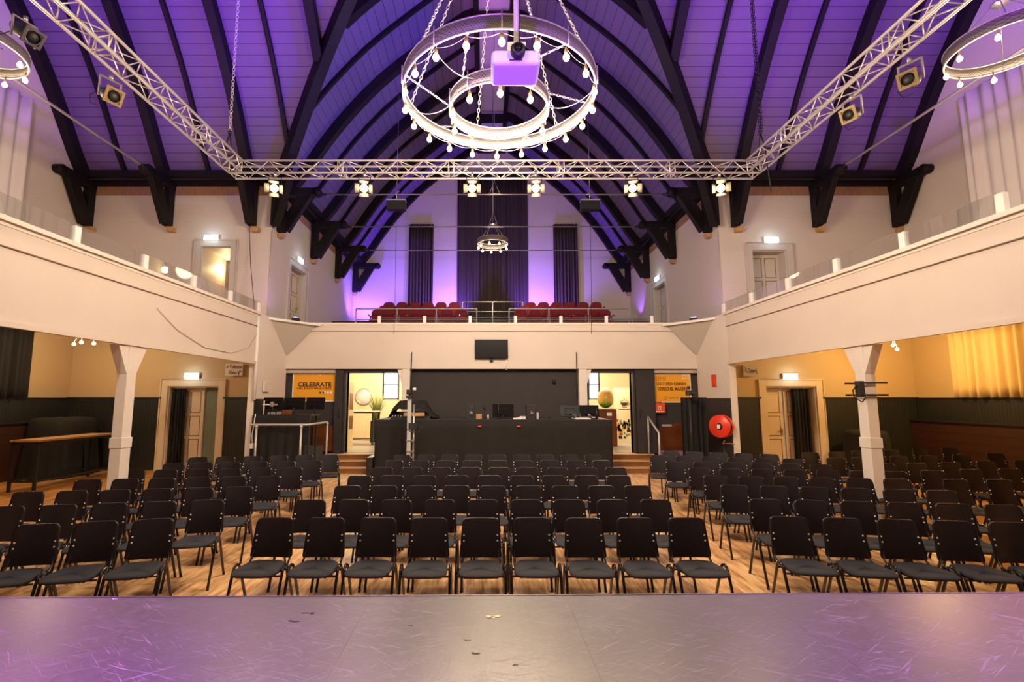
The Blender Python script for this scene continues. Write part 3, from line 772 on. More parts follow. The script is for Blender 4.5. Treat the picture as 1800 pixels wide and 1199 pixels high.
# ------------------------------------------------------------------ gallery seating
# tiers
for k, (Y, z) in enumerate(((17.7,4.45),(18.75,4.80),(19.8,5.15))):
    struct(Bx(XL,XR,Y,YB,z-.35 if k else ZF,z).build('floor.004','darkwall'))
def make_seat():
    t = thing('theatre_seat','red upholstered folding seat in the rear gallery','theatre seat')
    mb = MB(); rows = []
    pr = []
    W_, H_ = .235, .46
    for i in range(24):
        a = 2*PI*i/24; c, s_ = math.cos(a), math.sin(a); e = .62
        pr.append((math.copysign(abs(c)**e, c)*W_, math.copysign(abs(s_)**e, s_)*H_/2))
    for (yy, k) in ((-.035,.82),(-.05,.93),(-.02,1),(.04,1),(.055,.95)):
        rows.append([mb.bm.verts.new((x*k, yy+(z/H_)*.07, .68+z*k)) for x, z in pr])
    for A, B in zip(rows, rows[1:]):
        for i in range(24):
            f = mb.bm.faces.new((A[i],A[(i+1)%24],B[(i+1)%24],B[i])); f.smooth = True
    mb.bm.faces.new(rows[0][::-1]); mb.bm.faces.new(rows[-1])
    mb.build('backrest','red',t)
    Bx(-.22,.22,-.48,-.06,.36,.47).build('seat','red',t,bevel=.04,seg=3)
    for s in (-1,1):
        mb = MB().box(s*.247-.02,s*.247+.02,-.42,.02,.60,.64); mb.box(s*.247-.015,s*.247+.015,-.12,-.04,0,.60)
        mb.build('armrest','reddark',t,bevel=.01)
    return reg(t)
seat0 = make_seat(); used = [False]
ordn = ('first','second','third','fourth','fifth','sixth','seventh','eighth','ninth','tenth')
for Y, zf, ztop_px, n, pitch, xs, nm in ((20.35,5.15,530,6,.56,(672,838),'back row'),(19.3,4.80,538,6,.56,(668,820),'middle row'),(18.25,4.45,545,7,.56,(664,826),'front row')):
    for side in (-1,1):
        for k in range(n):
            if nm == 'back row': px = 684+22.9*k if side<0 else 932+23.2*k
            elif nm == 'middle row': px = 676+24.0*k if side<0 else 924+24.2*k
            else: px = 664+24.5*k if side<0 else 915+24.6*k
            if nm == 'front row' and ((side<0 and k>6)): continue
            X = at(px, ztop_px, Y).x
            kk = k if side<0 else n-1-k
            lb = 'red gallery seat, %s, %s from the outer end, %s block' % (nm, ordn[kk], 'blue-lit' if side<0 else 'far unlit')
            if not used[0]: o = seat0; o.location=(X,Y,zf); o['label']=lb; o['group']='red seats in the rear gallery'; used[0]=True
            else: dup(seat0,(X,Y,zf),0,lb,'red seats in the rear gallery')
# gallery railings (grey tube)
def rail(name, label, pts_top, posts, zb, r=.025, mids=(), m='galv'):
    t = thing(name, label, 'railing', (pts_top[0][0], pts_top[0][1], 0)); R = Vector(t.location)
    MB().tube([Vector(p)-R for p in pts_top], r, 8).build('handrail', m, t)
    for mz in mids:
        MB().tube([Vector((p[0],p[1],mz))-R for p in pts_top], r*.8, 8).build('lower_rail', m, t)
    for (x, y, zt) in posts:
        MB().tube([Vector((x,y,zb))-R, Vector((x,y,zt))-R], r, 8).build('post', m, t)
        MB().tube([Vector((x,y,zt-.07))-R, Vector((x,y,zt-.02))-R], r*1.4, 8).build('clamp', m, t)
    return t
for a, xs, lb in ((( 626,839),(626,698,767,838),'grey tube railing in front of the blue-lit gallery seats'), ((895,1105),(895,965,1034,1105),'grey tube railing in front of the gallery seats away from the blue light')):
    Y = 17.3; z = at(a[0],543,Y).z; zb = at(a[0],562,Y).z
    rail('gallery_railing', lb, [(at(x,543,Y).x,Y,z) for x in xs], [(at(x,543,Y).x,Y,z) for x in xs], ZF, .022, (zb,))
Y = 19.6; z = at(820,531,Y).z
rail('gallery_railing','grey tube railing at the central gangway between the red seats',[(at(x,531,Y).x,Y,z) for x in (813,866,919)],[(at(x,531,Y).x,Y,z) for x in (813,866,919)],4.8,.022,(at(820,548,Y).z,at(820,558,Y).z))

# ------------------------------------------------------------------ lighting truss
A = .29; ZB = 7.05; YF = 10.45; BXL, BXR = -5.80, 5.88      # outer lower-left corner values
def truss_bar(p0, d, L, label, seg=.29, tubeR=.024, skip=0):
    t = thing('lighting_truss', label, 'truss', p0)
    d = Vector(d); side = Vector((0,0,1)).cross(d).normalized()
    nm = 0
    for i, j in ((0,0),(1,0),(0,1),(1,1)):
        o_ = side*(i*A) + Vector((0,0,j*A)); MB().tube([o_, o_+d*L], tubeR, 10).build('chord','alu',t)
    n = int(L/seg)
    faces = [((0,0),(0,1)),((1,0),(1,1)),((0,0),(1,0)),((0,1),(1,1))]
    for fi, (c0, c1) in enumerate(faces):
        mb = MB()
        q0 = side*(c0[0]*A)+Vector((0,0,c0[1]*A)); q1 = side*(c1[0]*A)+Vector((0,0,c1[1]*A))
        for k in range(n):
            a, b = (q0, q1) if (k+fi) % 2 == 0 else (q1, q0)
            mb.tube([a+d*(k*L/n), b+d*((k+1)*L/n)], .0095, 6)
        mb.build('lacing','alu',t)
    for x in [0, L] + [k*2.5 for k in range(1, int(L/2.5)+1)]:
        for dx in ((-.06,.06) if 0 < x < L else (.0,)):
            c = [side*(i*A)+Vector((0,0,j*A))+d*(x+dx) for i, j in ((0,0),(1,0),(1,1),(0,1))]
            mb = MB()
            for k in range(4): mb.tube([c[k], c[(k+1)%4]], .0095, 6)
            mb.build('end_frame','alu',t)
    return t
truss_bar((BXR+.3-.01, YF+.29-.29, ZB), (-1,0,0), BXR-BXL+.30, 'aluminium box truss across the hall carrying the warm lamps') if False else None
truss_bar((BXL, YF, ZB), (1,0,0), BXR-BXL+A, 'aluminium box truss across the hall carrying the warm barn door lamps')
truss_bar((BXL+A, 1.6, ZB), (0,1,0), YF-1.6-.02, 'aluminium box truss running along the open lobby side')
truss_bar((BXR+A, 1.6, ZB), (0,1,0), YF-1.6-.02, 'aluminium box truss running along the white curtain side')
# chains & shackles holding the corners
def chain(p0, p1, r=.018, wire=.0045, k=0):
    p0 = Vector(p0); p1 = Vector(p1); L = (p1-p0).length; n = max(2, int(L/(.07))); mb = MB(); d = (p1-p0).normalized()
    u = Vector((1,0,0)) if abs(d.x) < .8 else Vector((0,1,0)); a = d.cross(u).normalized(); b = d.cross(a).normalized()
    for i in range(n):
        c = p0 + d*(L*(i+.5)/n); w = a if i % 2 else b; l = L/n*.62
        ring = [c + d*(math.cos(q)*l) + w*(math.sin(q)*r) for q in [2*PI*x/8 for x in range(9)]]
        mb.tube(ring, wire, 4, cap=False)
    return mb
for s, px, lb in ((-1, 400,'motor chain holding the truss corner above the Toiletten sign side'), (1, 1340,'black motor chain holding the truss corner on the Galerij sign side')):
    X = BXL+.15 if s<0 else BXR+.15; Y = 10.1
    t = thing('rigging_chain', lb, 'chain', (X, Y, ZB+A))
    MB().tube([(-.0,.16,.0),(0,0,.45)],.014,6).tube([(0,-.16,0),(0,0,.45)],.014,6).tube([(-.13,-.16,.02),(.13,-.16,.02)],.02,6).tube([(-.13,.16,.02),(.13,.16,.02)],.02,6).build('sling','black',t)
    MB().lathe([(.0,-.03),(.04,-.03),(.04,.03),(0,.03)],(0,0,.47),10).build('hook','black',t)
    chain((0,0,.5),(0,0,4.0),.03,.008).build('chain','alu' if s<0 else 'black',t)
    if s>0:
        chain((.04,0,.5),(.04,0,4.0),.03,.008).build('chain','black',t)
        Bx(-.09,.13,-.07,.07,4.0,4.28).build('chain_hoist','steel',t,bevel=.03)
        MB().tube([(.02,-.1,.1),(.04,-.12,-.5),(.06,-.14,-.95)],.01,6).build('loose_end','black',t)

# front par / fresnel lamps
def fresnel(loc, rz, tilt, lit, label, group, hang=.25):
    t = thing('stage_lamp', label, 'stage lamp', loc, rz, group)
    R = Matrix.Rotation(tilt, 3, 'X')
    # local: light shines to -Y
    b = MB().lathe([(.0,.24),(.07,.24),(.10,.20),(.10,.0),(.0,.0)], axis='Y', n=18); bmesh.ops.rotate(b.bm, verts=b.bm.verts, cent=(0,0,0), matrix=R); b.build('lamp_body','black',t)
    l = MB().lathe([(.0,-.008),(.085,-.006),(.085,.0),(.0,.0)], axis='Y', n=20); bmesh.ops.rotate(l.bm, verts=l.bm.verts, cent=(0,0,0), matrix=R); l.build('lens','par' if lit else 'screen',t)
    for k, (dx, dz) in enumerate(((0,1),(0,-1),(1,0),(-1,0))):
        f = MB()
        if dx: f.grid([[(dx*.10,-.0,-.09),(dx*.10,0,.09)],[(dx*.19,-.12,-.10),(dx*.19,-.12,.10)]],False)
        else: f.grid([[(-.09,0,dz*.10),(.09,0,dz*.10)],[(-.11,-.12,dz*.17),(.11,-.12,dz*.17)]],False)
        bmesh.ops.rotate(f.bm, verts=f.bm.verts, cent=(0,0,0), matrix=R)
        f.build('barn_door','black',t,solid=.003)
    MB().tube([(-.13,.1,0),(-.13,.1,hang-.05),(.13,.1,hang-.05),(.13,.1,0)],.010,6).build('yoke','black',t)
    MB().lathe([(.0,-.05),(.03,-.05),(.03,.05),(0,.05)],(0,.1,hang),10).build('hook_clamp','steel',t)
    return t
LAMPS = ((482,'next to the open lobby corner'),(640,'second, above the mixer side of the desk'),(830,'beside the small chandelier wire, mixer side'),(942,'beside the small chandelier wire, foyer egg side'),(1112,'over the foyer egg side'),(1267,'next to the hose reel corner'))
for k, (px, lb) in enumerate(LAMPS):
    p = at(px, 331, YF-.1)
    tgt = Vector((p.x*.3, 0, 1.2)); rz = math.atan2(p.x-tgt.x, -(tgt.y-p.y)); rz = -math.atan2(p.x - tgt.x, p.y - tgt.y) if True else 0
    tilt = math.atan2(p.z-1.2, 10)
    fresnel((p.x, YF-.1, p.z), rz, tilt if k != 5 else tilt*.6, True, 'lit warm barn door lamp under the truss %s' % lb, 'barn door lamps on the front truss', hang=7.0-p.z)
# unlit profile spots on the side trusses
def profile_spot(loc, rz, tilt, label, gold=True, long=False):
    t = thing('profile_spot', label, 'stage lamp', loc, rz)
    R = Matrix.Rotation(tilt, 3, 'X')
    L = .55 if long else .30
    b = MB().lathe([(.0,L),(.07,L-.02),(.105,L-.12),(.105,.10),(.085,.04),(.085,.0),(.0,.0)], axis='Y', n=20); bmesh.ops.rotate(b.bm, verts=b.bm.verts, cent=(0,0,0), matrix=R); b.build('lamp_body','black',t)
    f = MB(); 
    for bx in ((-.12,.12,-.03,0,.085,.12),(-.12,.12,-.03,0,-.12,-.085),(-.12,-.085,-.03,0,-.085,.085),(.085,.12,-.03,0,-.085,.085)): f.box(*bx)
    f.lathe([(.085,-.02),(.085,.0),(.12,.0),(.12,-.02),(.085,-.02)], axis='Y', n=16)
    bmesh.ops.rotate(f.bm, verts=f.bm.verts, cent=(0,0,0), matrix=R); f.build('filter_frame','edge' if not gold else 'goldframe',t)
    l = MB().lathe([(.0,.02),(.08,.025),(.08,.03),(.0,.03)], axis='Y', n=18); bmesh.ops.rotate(l.bm, verts=l.bm.verts, cent=(0,0,0), matrix=R); l.build('lens','screen',t)
    MB().beam((-.14,L*.4,-.02),(-.14,L*.4,.30),.02,.03).beam((.14,L*.4,-.02),(.14,L*.4,.30),.02,.03).beam((-.15,L*.4,.30),(.15,L*.4,.30),.03,.02).build('yoke','steel',t)
    MB().lathe([(.0,-.04),(.03,-.04),(.03,.04),(0,.04)],(0,L*.4,.34),10).build('hook_clamp','steel',t)
    MB().tube([(-.14,L*.4,.05),(-.2,L*.7,-.02),(-.17,L,-.1),(-.05,L+.02,-.08)],.006,6).build('cable','black',t)
    return t
profile_spot((-5.62,6.85,6.52), 1.1, .45, 'unlit square-fronted spot hanging from the lobby side truss')
profile_spot((5.95,7.5,6.62), -1.15, .35, 'smaller unlit spot, farther along the white curtain side truss')
profile_spot((6.15,6.6,6.62), -1.05, .3, 'larger unlit spot, nearer on the white curtain side truss')
p = at(62,68,5.9)
t = profile_spot((p.x+.12,5.75,p.z-.1), 1.25, .6, 'long black profile spot by the lit bulbs at the picture corner', gold=False, long=True)
t.scale = (.9,.9,.9)

# ------------------------------------------------------------------ chandeliers
def bulb_parts(root, p, drop=.10):
    x, y, z = p
    MB().lathe([(.0,.05),(.018,.05),(.026,.02),(.026,-.02),(.0,-.02)],(x,y,z+.075),10).build('socket','brass',root)
    MB().lathe([(.0,-.056),(.030,-.043),(.046,-.010),(.042,.018),(.020,.048),(.0,.055)],(x,y,z),12).build('bulb','bulb',root)
    MB().tube([(x,y,z+.12),(x,y,z+.12+drop)],.005,5).build('bulb_cord','alu',root)
def band(root, r, z0, z1, nm='ring_band', n=64):
    mb = MB().lathe([(r,z0),(r,z1),(r-.012,z1),(r-.012,z0),(r,z0)], n=n, smooth=True)
    o = mb.build(nm,'mesh',root)
    MB().lathe([(r+.008,z0-.008),(r+.008,z0+.008),(r-.02,z0+.008),(r-.02,z0-.008),(r+.008,z0-.008)], n=n).build('ring_edge','alu',root)
    MB().lathe([(r+.008,z1-.008),(r+.008,z1+.008),(r-.02,z1+.008),(r-.02,z1-.008),(r+.008,z1-.008)], n=n).build('ring_edge','alu',root)
def sag(a, b, s, n=8): 
    a = Vector(a); b = Vector(b)
    return [a.lerp(b, i/n) - Vector((0,0,s*4*(i/n)*(1-i/n))) for i in range(n+1)]
ZB1, ZB2 = 6.58, 6.36
big = thing('chandelier','large two-ring chandelier with perforated bands and bare lit bulbs','chandelier',(.20,7.3,0))
R1, R2 = 1.50, .76
band(big, R1+.03, ZB1+.17, ZB1+.37); band(big, R2+.03, ZB2+.17, ZB2+.37)
for k in range(20):
    a = 2*PI*k/20 + PI/2; x, y = R1*math.cos(a), R1*math.sin(a); bulb_parts(big, (x,y,ZB1))
    if k % 2 == 0:
        MB().tube([((R1+.05)*math.cos(a),(R1+.05)*math.sin(a),ZB1+.13),((R1+.05)*math.cos(a),(R1+.05)*math.sin(a),ZB1+.42)],.012,6).build('ring_strut','alu',big)
    a2 = 2*PI*(k+1)/20+PI/2
    MB().tube(sag((x,y,ZB1+.14),(R1*math.cos(a2),R1*math.sin(a2),ZB1+.14),.05),.004,4).build('festoon_cord','alu',big)
for k in range(10):
    a = 2*PI*k/10 + PI/2; x, y = R2*math.cos(a), R2*math.sin(a)
    if k != 7: bulb_parts(big, (x,y,ZB2))
    a2 = 2*PI*(k+1)/10+PI/2
    MB().tube([((R2+.05)*math.cos(a),(R2+.05)*math.sin(a),ZB2+.13),((R2+.05)*math.cos(a),(R2+.05)*math.sin(a),ZB2+.42)],.011,6).build('ring_strut','alu',big)
for k in range(6):
    a = 2*PI*k/6 + PI/2+.26
    chain(((R1+.02)*math.cos(a),(R1+.02)*math.sin(a),ZB1+.38),(.25*math.cos(a),.25*math.sin(a),10.2),.022,.007).build('hanging_chain','alu',big)
    chain(((R2+.02)*math.cos(a),(R2+.02)*math.sin(a),ZB2+.38),((R1)*math.cos(a+.5),(R1)*math.sin(a+.5),ZB1+.36),.014,.005).build('spreader_chain','alu',big)
    MB().tube(sag(((R2)*math.cos(a+.3),(R2)*math.sin(a+.3),ZB2+.3),((R1)*math.cos(a+.1),(R1)*math.sin(a+.1),ZB1+.2),.14),.006,5).build('festoon_cord','alu',big)
MB().lathe([(.0,-.03),(.27,-.03),(.27,.03),(.0,.03)],(0,0,10.2),24).build('top_plate','steel',big)
MB().tube([(0,0,10.2),(0,0,14.2)],.015,6).build('suspension_rod','steel',big)
# white led spot fixed at the ring
q = at(937,42,5.95)
t = thing('led_spot','bright white led spot at the near side of the large chandelier','lamp',(q.x,q.y,q.z))
MB().lathe([(.0,.0),(.03,.0),(.03,.08),(.0,.08)],n=12).build('lamp_body','black',t)
MB().lathe([(.0,-.012),(.022,-.008),(.024,0),(.0,0)],n=12).build('lens','ledwhite',t)

def small_chandelier(loc, label, r=.56, n=9, rodtop=13.9, bm='bulb2', bs=1.0):
    t = thing('chandelier', label, 'chandelier', loc, 0)
    band(t, r+.03, .14, .32, n=40)
    for k in range(n):
        a = 2*PI*k/n + PI/2 + .1; x, y = r*math.cos(a), r*math.sin(a)
        MB().lathe([(.0,-.045),(.03,-.03),(.04,-.0),(.03,.03),(.012,.06),(.0,.06)],(x,y,0),12).build('bulb',bm,t)
        MB().tube([(x,y,.06),(x,y,.15)],.01,6).build('socket','brass',t)
    for k in range(4):
        a = PI/4+PI/2*k
        MB().tube([(r*math.cos(a),r*math.sin(a),.32),(.10*math.cos(a),.10*math.sin(a),.95)],.008,5).build('hanging_wire','steel',t)
    MB().lathe([(.0,-.02),(.11,-.02),(.11,.02),(.0,.02)],(0,0,.95),14).build('top_plate','steel',t)
    MB().tube([(0,0,.95),(0,0,rodtop-loc[2])],.010,6).build('suspension_rod','steel',t)
    return t
small_chandelier((C0,18.4,7.82),'small ring chandelier with lit bulbs over the rear gallery seats')
small_chandelier((8.45,7.3,7.50),'ring chandelier partly in view above the white curtain side gallery', .72, 9, 14.3, 'bulb')
small_chandelier((-8.45,7.3,7.50),'ring chandelier at the picture edge above the lobby side gallery', .72, 9, 14.3, 'bulb')

# projector
t = thing('projector','white ceiling projector hanging on a pole in front of the chandelier','projector',(.315,5.0,5.62))
mb = Bx(-.265,.265,-.21,.20,-.09,.09); mb.build('body','proj',t,bevel=.055,seg=4)
MB().lathe([(.0,.0),(.06,.0),(.075,-.02),(.08,-.07),(.055,-.10),(.045,-.06),(.0,-.06)],(0.02,.22,.01),20,mtx=Matrix.Rotation(PI/2,3,'X')).build('lens_barrel','black',t) if False else None
lb_ = MB().lathe([(.0,.12),(.055,.12),(.075,.10),(.08,.02),(.06,.0),(.0,.0)],(0.02,-.30,.03),20,axis='Y'); lb_.build('lens_barrel','black',t)
MB().lathe([(.0,-.012),(.05,.0),(.05,.01),(.0,.01)],(0.02,-.305,.03),18,axis='Y').build('lens','screen',t)
Bx(-.07,.07,-.219,-.2,-.05,-.045).build('brand_line','ink',t)
MB().tube([(.02,.02,.09),(.02,.02,5.5)],.028,10).build('mounting_pole','alu',t)
mb = MB().box(-.09,.13,-.08,.12,.09,.12); mb.box(-.07,-.05,-.04,.06,.10,.28); mb.box(.09,.11,-.04,.06,.10,.28); mb.box(-.08,.12,-.04,.06,.27,.30); mb.build('mounting_bracket','white',t,bevel=.005)
MB().tube([(.05,.0,.1),(.06,.0,1.5),(.05,.01,4)],.008,5).build('cable','black',t)

# hanging flat boxes
for px, lb in ((697,'flat black loudspeaker hanging over the gallery mouth, mixer side'),(1037,'flat black loudspeaker hanging over the gallery mouth, foyer egg side')):
    p = at(px,360,13.6)
    t = thing('hanging_speaker', lb, 'loudspeaker', p)
    Bx(-.27,.27,-.12,.12,-.17,.10).build('cabinet','black',t,bevel=.01)
    Bx(-.275,.275,-.125,.125,.10,.13).build('top_cover','galv',t)
    MB().tube([(0,0,.13),(0,0,.55)],.01,6).tube([(-.08,0,.3),(.08,0,.42)],.012,6).build('bracket','steel',t)
    MB().tube([(0,0,.55),(0,0,3.4)],.006,5).build('hanging_wire','steel',t)
    MB().tube([(0,.0,-.17),(-.0,.1,-2.5),(-.02,.15,-3.78)],.006,5).build('cable','black',t)
# cables on walls
tag(MB().tube([(XL+.02,YW-.02,6.9),(XL+.02,YW-.02,4.1)],.012,6).build('wall_cable','frame'),'thin vertical cable at the wall corner by the open lobby','cable')
tag(MB().tube([(XR-.02,YW-.02,6.9),(XR-.02,YW-.02,4.1)],.012,6).build('wall_cable','frame'),'thin vertical cable at the wall corner above the hose reel','cable')
tag(MB().tube([at(438,400,13.8),at(441,470,13.7),at(447,540,13.3),at(451,566,12.9)],.010,5).build('wall_cable','black'),'thin dark cable looping down beside the gallery post near the lobby','cable')
tag(MB().tube([(-5.70,y,z) for y,z in ((8.3,3.55),(8.9,3.25),(9.8,3.02),(10.8,3.0),(11.6,3.2),(12.0,3.6))],.007,5).build('wall_cable','frame'),'cream cable drooping across the gallery front by the Toiletten sign','cable')

# exit signs
for X, Y, Z, rz, lb in ((at(338,661,13.86).x,13.83,at(338,661,13.86).z,0,'lit exit sign above the doorway with the dull green panel'),(at(372,418,13.86).x,13.83,at(372,418,13.86).z,0,'lit exit sign above the upper open lobby doorway'),(at(1388,662,13.86).x,13.83,at(1388,662,13.86).z,0,'lit exit sign above the yellow double door'),(at(1355,422,13.86).x,13.83,at(1355,422,13.86).z,0,'lit exit sign above the closed upper door'),(XL+.07,16.0,6.62,PI/2,'lit exit sign on the side wall of the rear gallery, cable corner side'),(XR-.07,18.9,6.72,-PI/2,'lit exit sign on the side wall of the rear gallery, above the far doorway')):
    t = thing('exit_sign', lb, 'exit sign', (X,Y,Z), rz, 'lit exit signs')
    Bx(-.21,.21,-.0,.06,-.085,.085).build('housing','white',t,bevel=.01)
    Bx(-.20,.20,-.022,-.001,-.075,.075).build('sign_face','exit',t)
    mb = MB().box(-.12,-.09,-.025,-.022,-.03,.04); mb.prism([(.02,-.022,-.04),(.02,-.022,.04),(.09,-.022,0)],(0,-.003,0)); mb.box(-.05,.02,-.025,-.022,-.01,.01)
    mb.build('pictogram','exitpic',t)

# direction signs
p = at(400,640,13.85); p1 = at(429,658,13.85)
t = thing('direction_sign','grey plate reading Toiletten and Galerij hanging under the gallery','sign',((p.x+p1.x)/2,13.75,(p.z+p1.z)/2-.02))
w = (p1.x-p.x)/2
Bx(-w,w,0,.02,-.17,.17).build('plate','cream',t)
text('lettering','\u2190Toiletten',.15,'ink',t,(-w+.02,-.004,.03),width=2*w-.04)
text('lettering','Galerij',.14,'ink',t,(-w+.1,-.004,-.13),width=w*1.2)
MB().tube([(w*.55,-.004,-.12),(w*.75,-.004,-.02),(w*.9,-.004,-.05),(w*.8,-.004,-.08)],.008,5).build('arrow','ink',t)
p = at(1303,642,13.85); p1 = at(1329,661,13.85)
t = thing('direction_sign','dark grey plate reading Galerij under the gallery by the hose reel','sign',((p.x+p1.x)/2,13.75,(p.z+p1.z)/2))
w = (p1.x-p.x)/2
Bx(-w,w,0,.02,-.17,.17).build('plate','signgrey',t)
text('lettering','Galerij',.17,'ink',t,(-w+.12,-.004,-.07),width=2*w-.15)
MB().tube([(-w+.03,-.004,.08),(-w+.09,-.004,.06),(-w+.05,-.004,.0),(-w+.11,-.004,-.07)],.008,5).build('arrow','ink',t)

# posters
def poster(a, b, label):
    p0, p1 = at(*a,14.1), at(*b,14.1); t = thing('poster', label, 'poster', ((p0.x+p1.x)/2,14.10,p1.z))
    w, h = (p1.x-p0.x)/2, p0.z-p1.z
    Bx(-w,w,0,.02,0,h).build('frame','poster',t); Bx(-w+.035,w-.035,-.006,.0,.035,h-.035).build('print','orange',t)
    return t, w, h
t, w, h = poster((515,655),(590,706),'orange poster reading CELEBRATE HIS FAITHFULNESS above the monitors')
text('lettering','CELEBRATE',.17,'ink',t,(-w*.74,-.009,h*.52),width=w*1.52,depth=.003,bold=.03)
text('lettering','HIS FAITHFULNESS',.085,'ink',t,(-w*.78,-.009,h*.42),width=w*1.56,depth=.002,bold=.015)
mb = MB()
for k in range(2): mb.box(w*.25+k*.09,w*.25+k*.09+.05,-.009,-.006,h*.28,h*.28+.05)
mb.build('dot_row','ink',t)
mb = MB()
for k in range(3): mb.box(w*.45+k*.09,w*.45+k*.09+.055,-.009,-.006,h*.28,h*.28+.055)
for k in range(5): mb.box(-.15+k*.1,-.12+k*.1,-.009,-.006,h*(.88 if k%2 else .93),h*(.88 if k%2 else .93)+.03)
mb.build('dot_row','poster',t)
t, w, h = poster((1145,657),(1216,708),'orange poster reading GOD LEREN KENNEN VERSCHIL MAKEN above the first aid box')
text('lettering','GOD LEREN KENNEN',.12,'ink',t,(-w*.76,-.009,h*.60),width=w*1.5,depth=.002,bold=.015)
text('lettering','VERSCHIL MAKEN',.13,'ink',t,(-w*.72,-.009,h*.42),width=w*1.5,depth=.003,bold=.02)
mb = MB()
for r_ in range(3):
    for k in range(6): mb.box(-w*.76+k*.05,-w*.76+k*.05+.02,-.008,-.006,h*.76+r_*.045,h*.76+r_*.045+.02)
mb.build('dot_row','ink',t)
MB().tube([(-w*.3+.045*math.cos(q),-.008,h*.16+.045*math.sin(q)) for q in [x*.6 for x in range(9)]],.006,4).box(-w*.15,w*.35,-.009,-.006,h*.15,h*.17).build('emblem','ink',t)
mb = MB()
for k in range(6): mb.box(w*.55+(k%3)*.08,w*.55+(k%3)*.08+.04,-.009,-.006,h*(.82+.09*(k//3)),h*(.82+.09*(k//3))+.04)
mb.build('dot_row','poster',t)

# TV
p0, p1 = at(835,597,13.8), at(893,630,13.8)
t = thing('television','black flat screen on the gallery front','television',((p0.x+p1.x)/2,13.8,p1.z))
w = (p1.x-p0.x)/2; h = p0.z-p1.z
Bx(-w,w,-.03,.03,0,h).build('screen','screen',t,bevel=.006)
Bx(-.05,.05,.03,.09,-.08,.3).build('wall_mount','black',t)
MB().tube([(0,.02,0),(.0,.02,-.1)],.02,6).build('cable','black',t)
MB().tube([(w*.9,.07,0),(w*.9,.07,-.32)],.015,6).build('cable_duct','white',t)

# fire sign, first aid box, label plate
p = at(1271,672,12.9)
tag(Bx(5.985,6.0,12.75,12.97,1.5+.8,1.5+.8+.32).build('fire_sign','fire'),'small red fire equipment sign on the pier above the hose reel','sign')
p0, p1 = at(1147,709,14.05), at(1169,726,14.05)
t = thing('first_aid_box','orange red first aid box with white cross under the poster','first aid box',((p0.x+p1.x)/2,14.04,p1.z))
w = (p1.x-p0.x)/2; h = p0.z-p1.z
Bx(-w,w,-.05,.08,0,h).build('case','aid',t,bevel=.02)
MB().box(-.025,.025,-.058,-.05,.09,.19).box(-.05,.05,-.058,-.05,.115,.165).build('cross','poster',t)
MB().box(-.12,.12,-.057,-.05,.03,.05).build('lettering','poster',t)
MB().tube([(-.08,0,h),(-.08,0,h+.04),(.08,0,h+.04),(.08,0,h)],.01,6).build('handle','aid',t)
p = at(1172,748,14.1)
tag(Bx(p.x-.14,p.x+.14,14.08,14.13,p.z-.03,p.z+.03).build('name_plate','signgrey',bevel=.005),'small pale plate on the dark wall below the first aid box','plate')

# hose reel
p = Vector((5.80,12.15,1.31))
t = thing('hose_reel','round red fire hose reel on the dark pier panel','hose reel',p, -.95)
MB().lathe([(.0,-.12),(.265,-.12),(.28,-.10),(.265,-.07),(.20,-.07),(.20,.02),(.265,.02),(.28,.05),(.265,.07),(.0,.07)],n=36,axis='Y').build('drum','fire',t)
MB().lathe([(.0,-.15),(.07,-.15),(.085,-.12),(.0,-.12)],n=18,axis='Y').build('hub','black',t)
Bx(-.035,.035,-.158,-.148,-.05,.05).build('hub_label','poster',t)
MB().lathe([(.205,-.068),(.255,-.068),(.255,.018),(.205,.018),(.205,-.068)],n=30,axis='Y').build('hose','black',t)
MB().tube([(.05,.0,-.33),(.02,-.02,-.42),(.2,-.05,-.40),(.32,-.05,-.41)],.015,6).build('nozzle','brass',t)
MB().tube([(.02,0,-.42),(.05,.03,-1.0),(.03,.03,-1.25)],.02,6).build('supply_pipe','black',t)
struct(Bx(5.99,6.019,12.06,13.85,0,2.0).build('trim_25','darkwall'))
struct(Bx(-5.719,-5.70,12.06,13.85,0,1.98).build('trim_26','bead'))

# black screen / curtain stand near the hose reel
curtain('curtain_screen','black free-hanging cloth screen standing beside the hose reel',(4.88,12.3),(5.52,12.3),.02,2.02,'curtblack',5,.05)
p = at(1202,690,12.2)
t = thing('camera_stand','black camera on a stand peeking above the cloth screen','camera',(p.x+.05,12.0,0))
z0 = p.z
MB().tube([(0,0,.03),(0,0,z0-.12)],.018,8).build('pole','black',t)
for k in range(3):
    a = 2*PI*k/3+.4; MB().tube([(0,0,.6),(.32*math.cos(a),.32*math.sin(a),.01)],.012,6).build('leg','black',t)
Bx(-.05,.05,-.14,.12,z0-.08,z0+.05).build('camera_body','black',t,bevel=.01)
MB().lathe([(.0,.0),(.04,.0),(.045,.12),(.0,.12)],(0,-.26,z0-.02),14,axis='Y').build('lens','black',t)
MB().tube([(0,0,z0-.1),(.12,.05,z0-.2),(.22,.06,z0-.14)],.01,6).build('pan_handle','black',t)
Bx(-.03,.03,-.03,.05,z0+.07,z0+.15).build('viewfinder','black',t,bevel=.008)

# railing at right steps, lilac bench
p0, p1, p2 = at(1142,733,13.6), at(1158,761,13.0), at(1159,798,13.0)
t = thing('stair_railing','grey tubular railing beside the steps below the first aid box','railing',(p1.x,p1.y,0))
MB().tube([(p0.x-p1.x,.75,p0.z),(0,0,p1.z),(0,0,.02)],.028,8).build('handrail','galv',t)
MB().tube([(p0.x-p1.x,.75,p0.z),(p0.x-p1.x,.75,.45)],.025,8).build('post','galv',t)
tag(Bx(4.75,6.0,13.15,13.75,.0,.56).build('low_bench','purplebench',bevel=.02),'low lilac bench against the brown panel','bench')
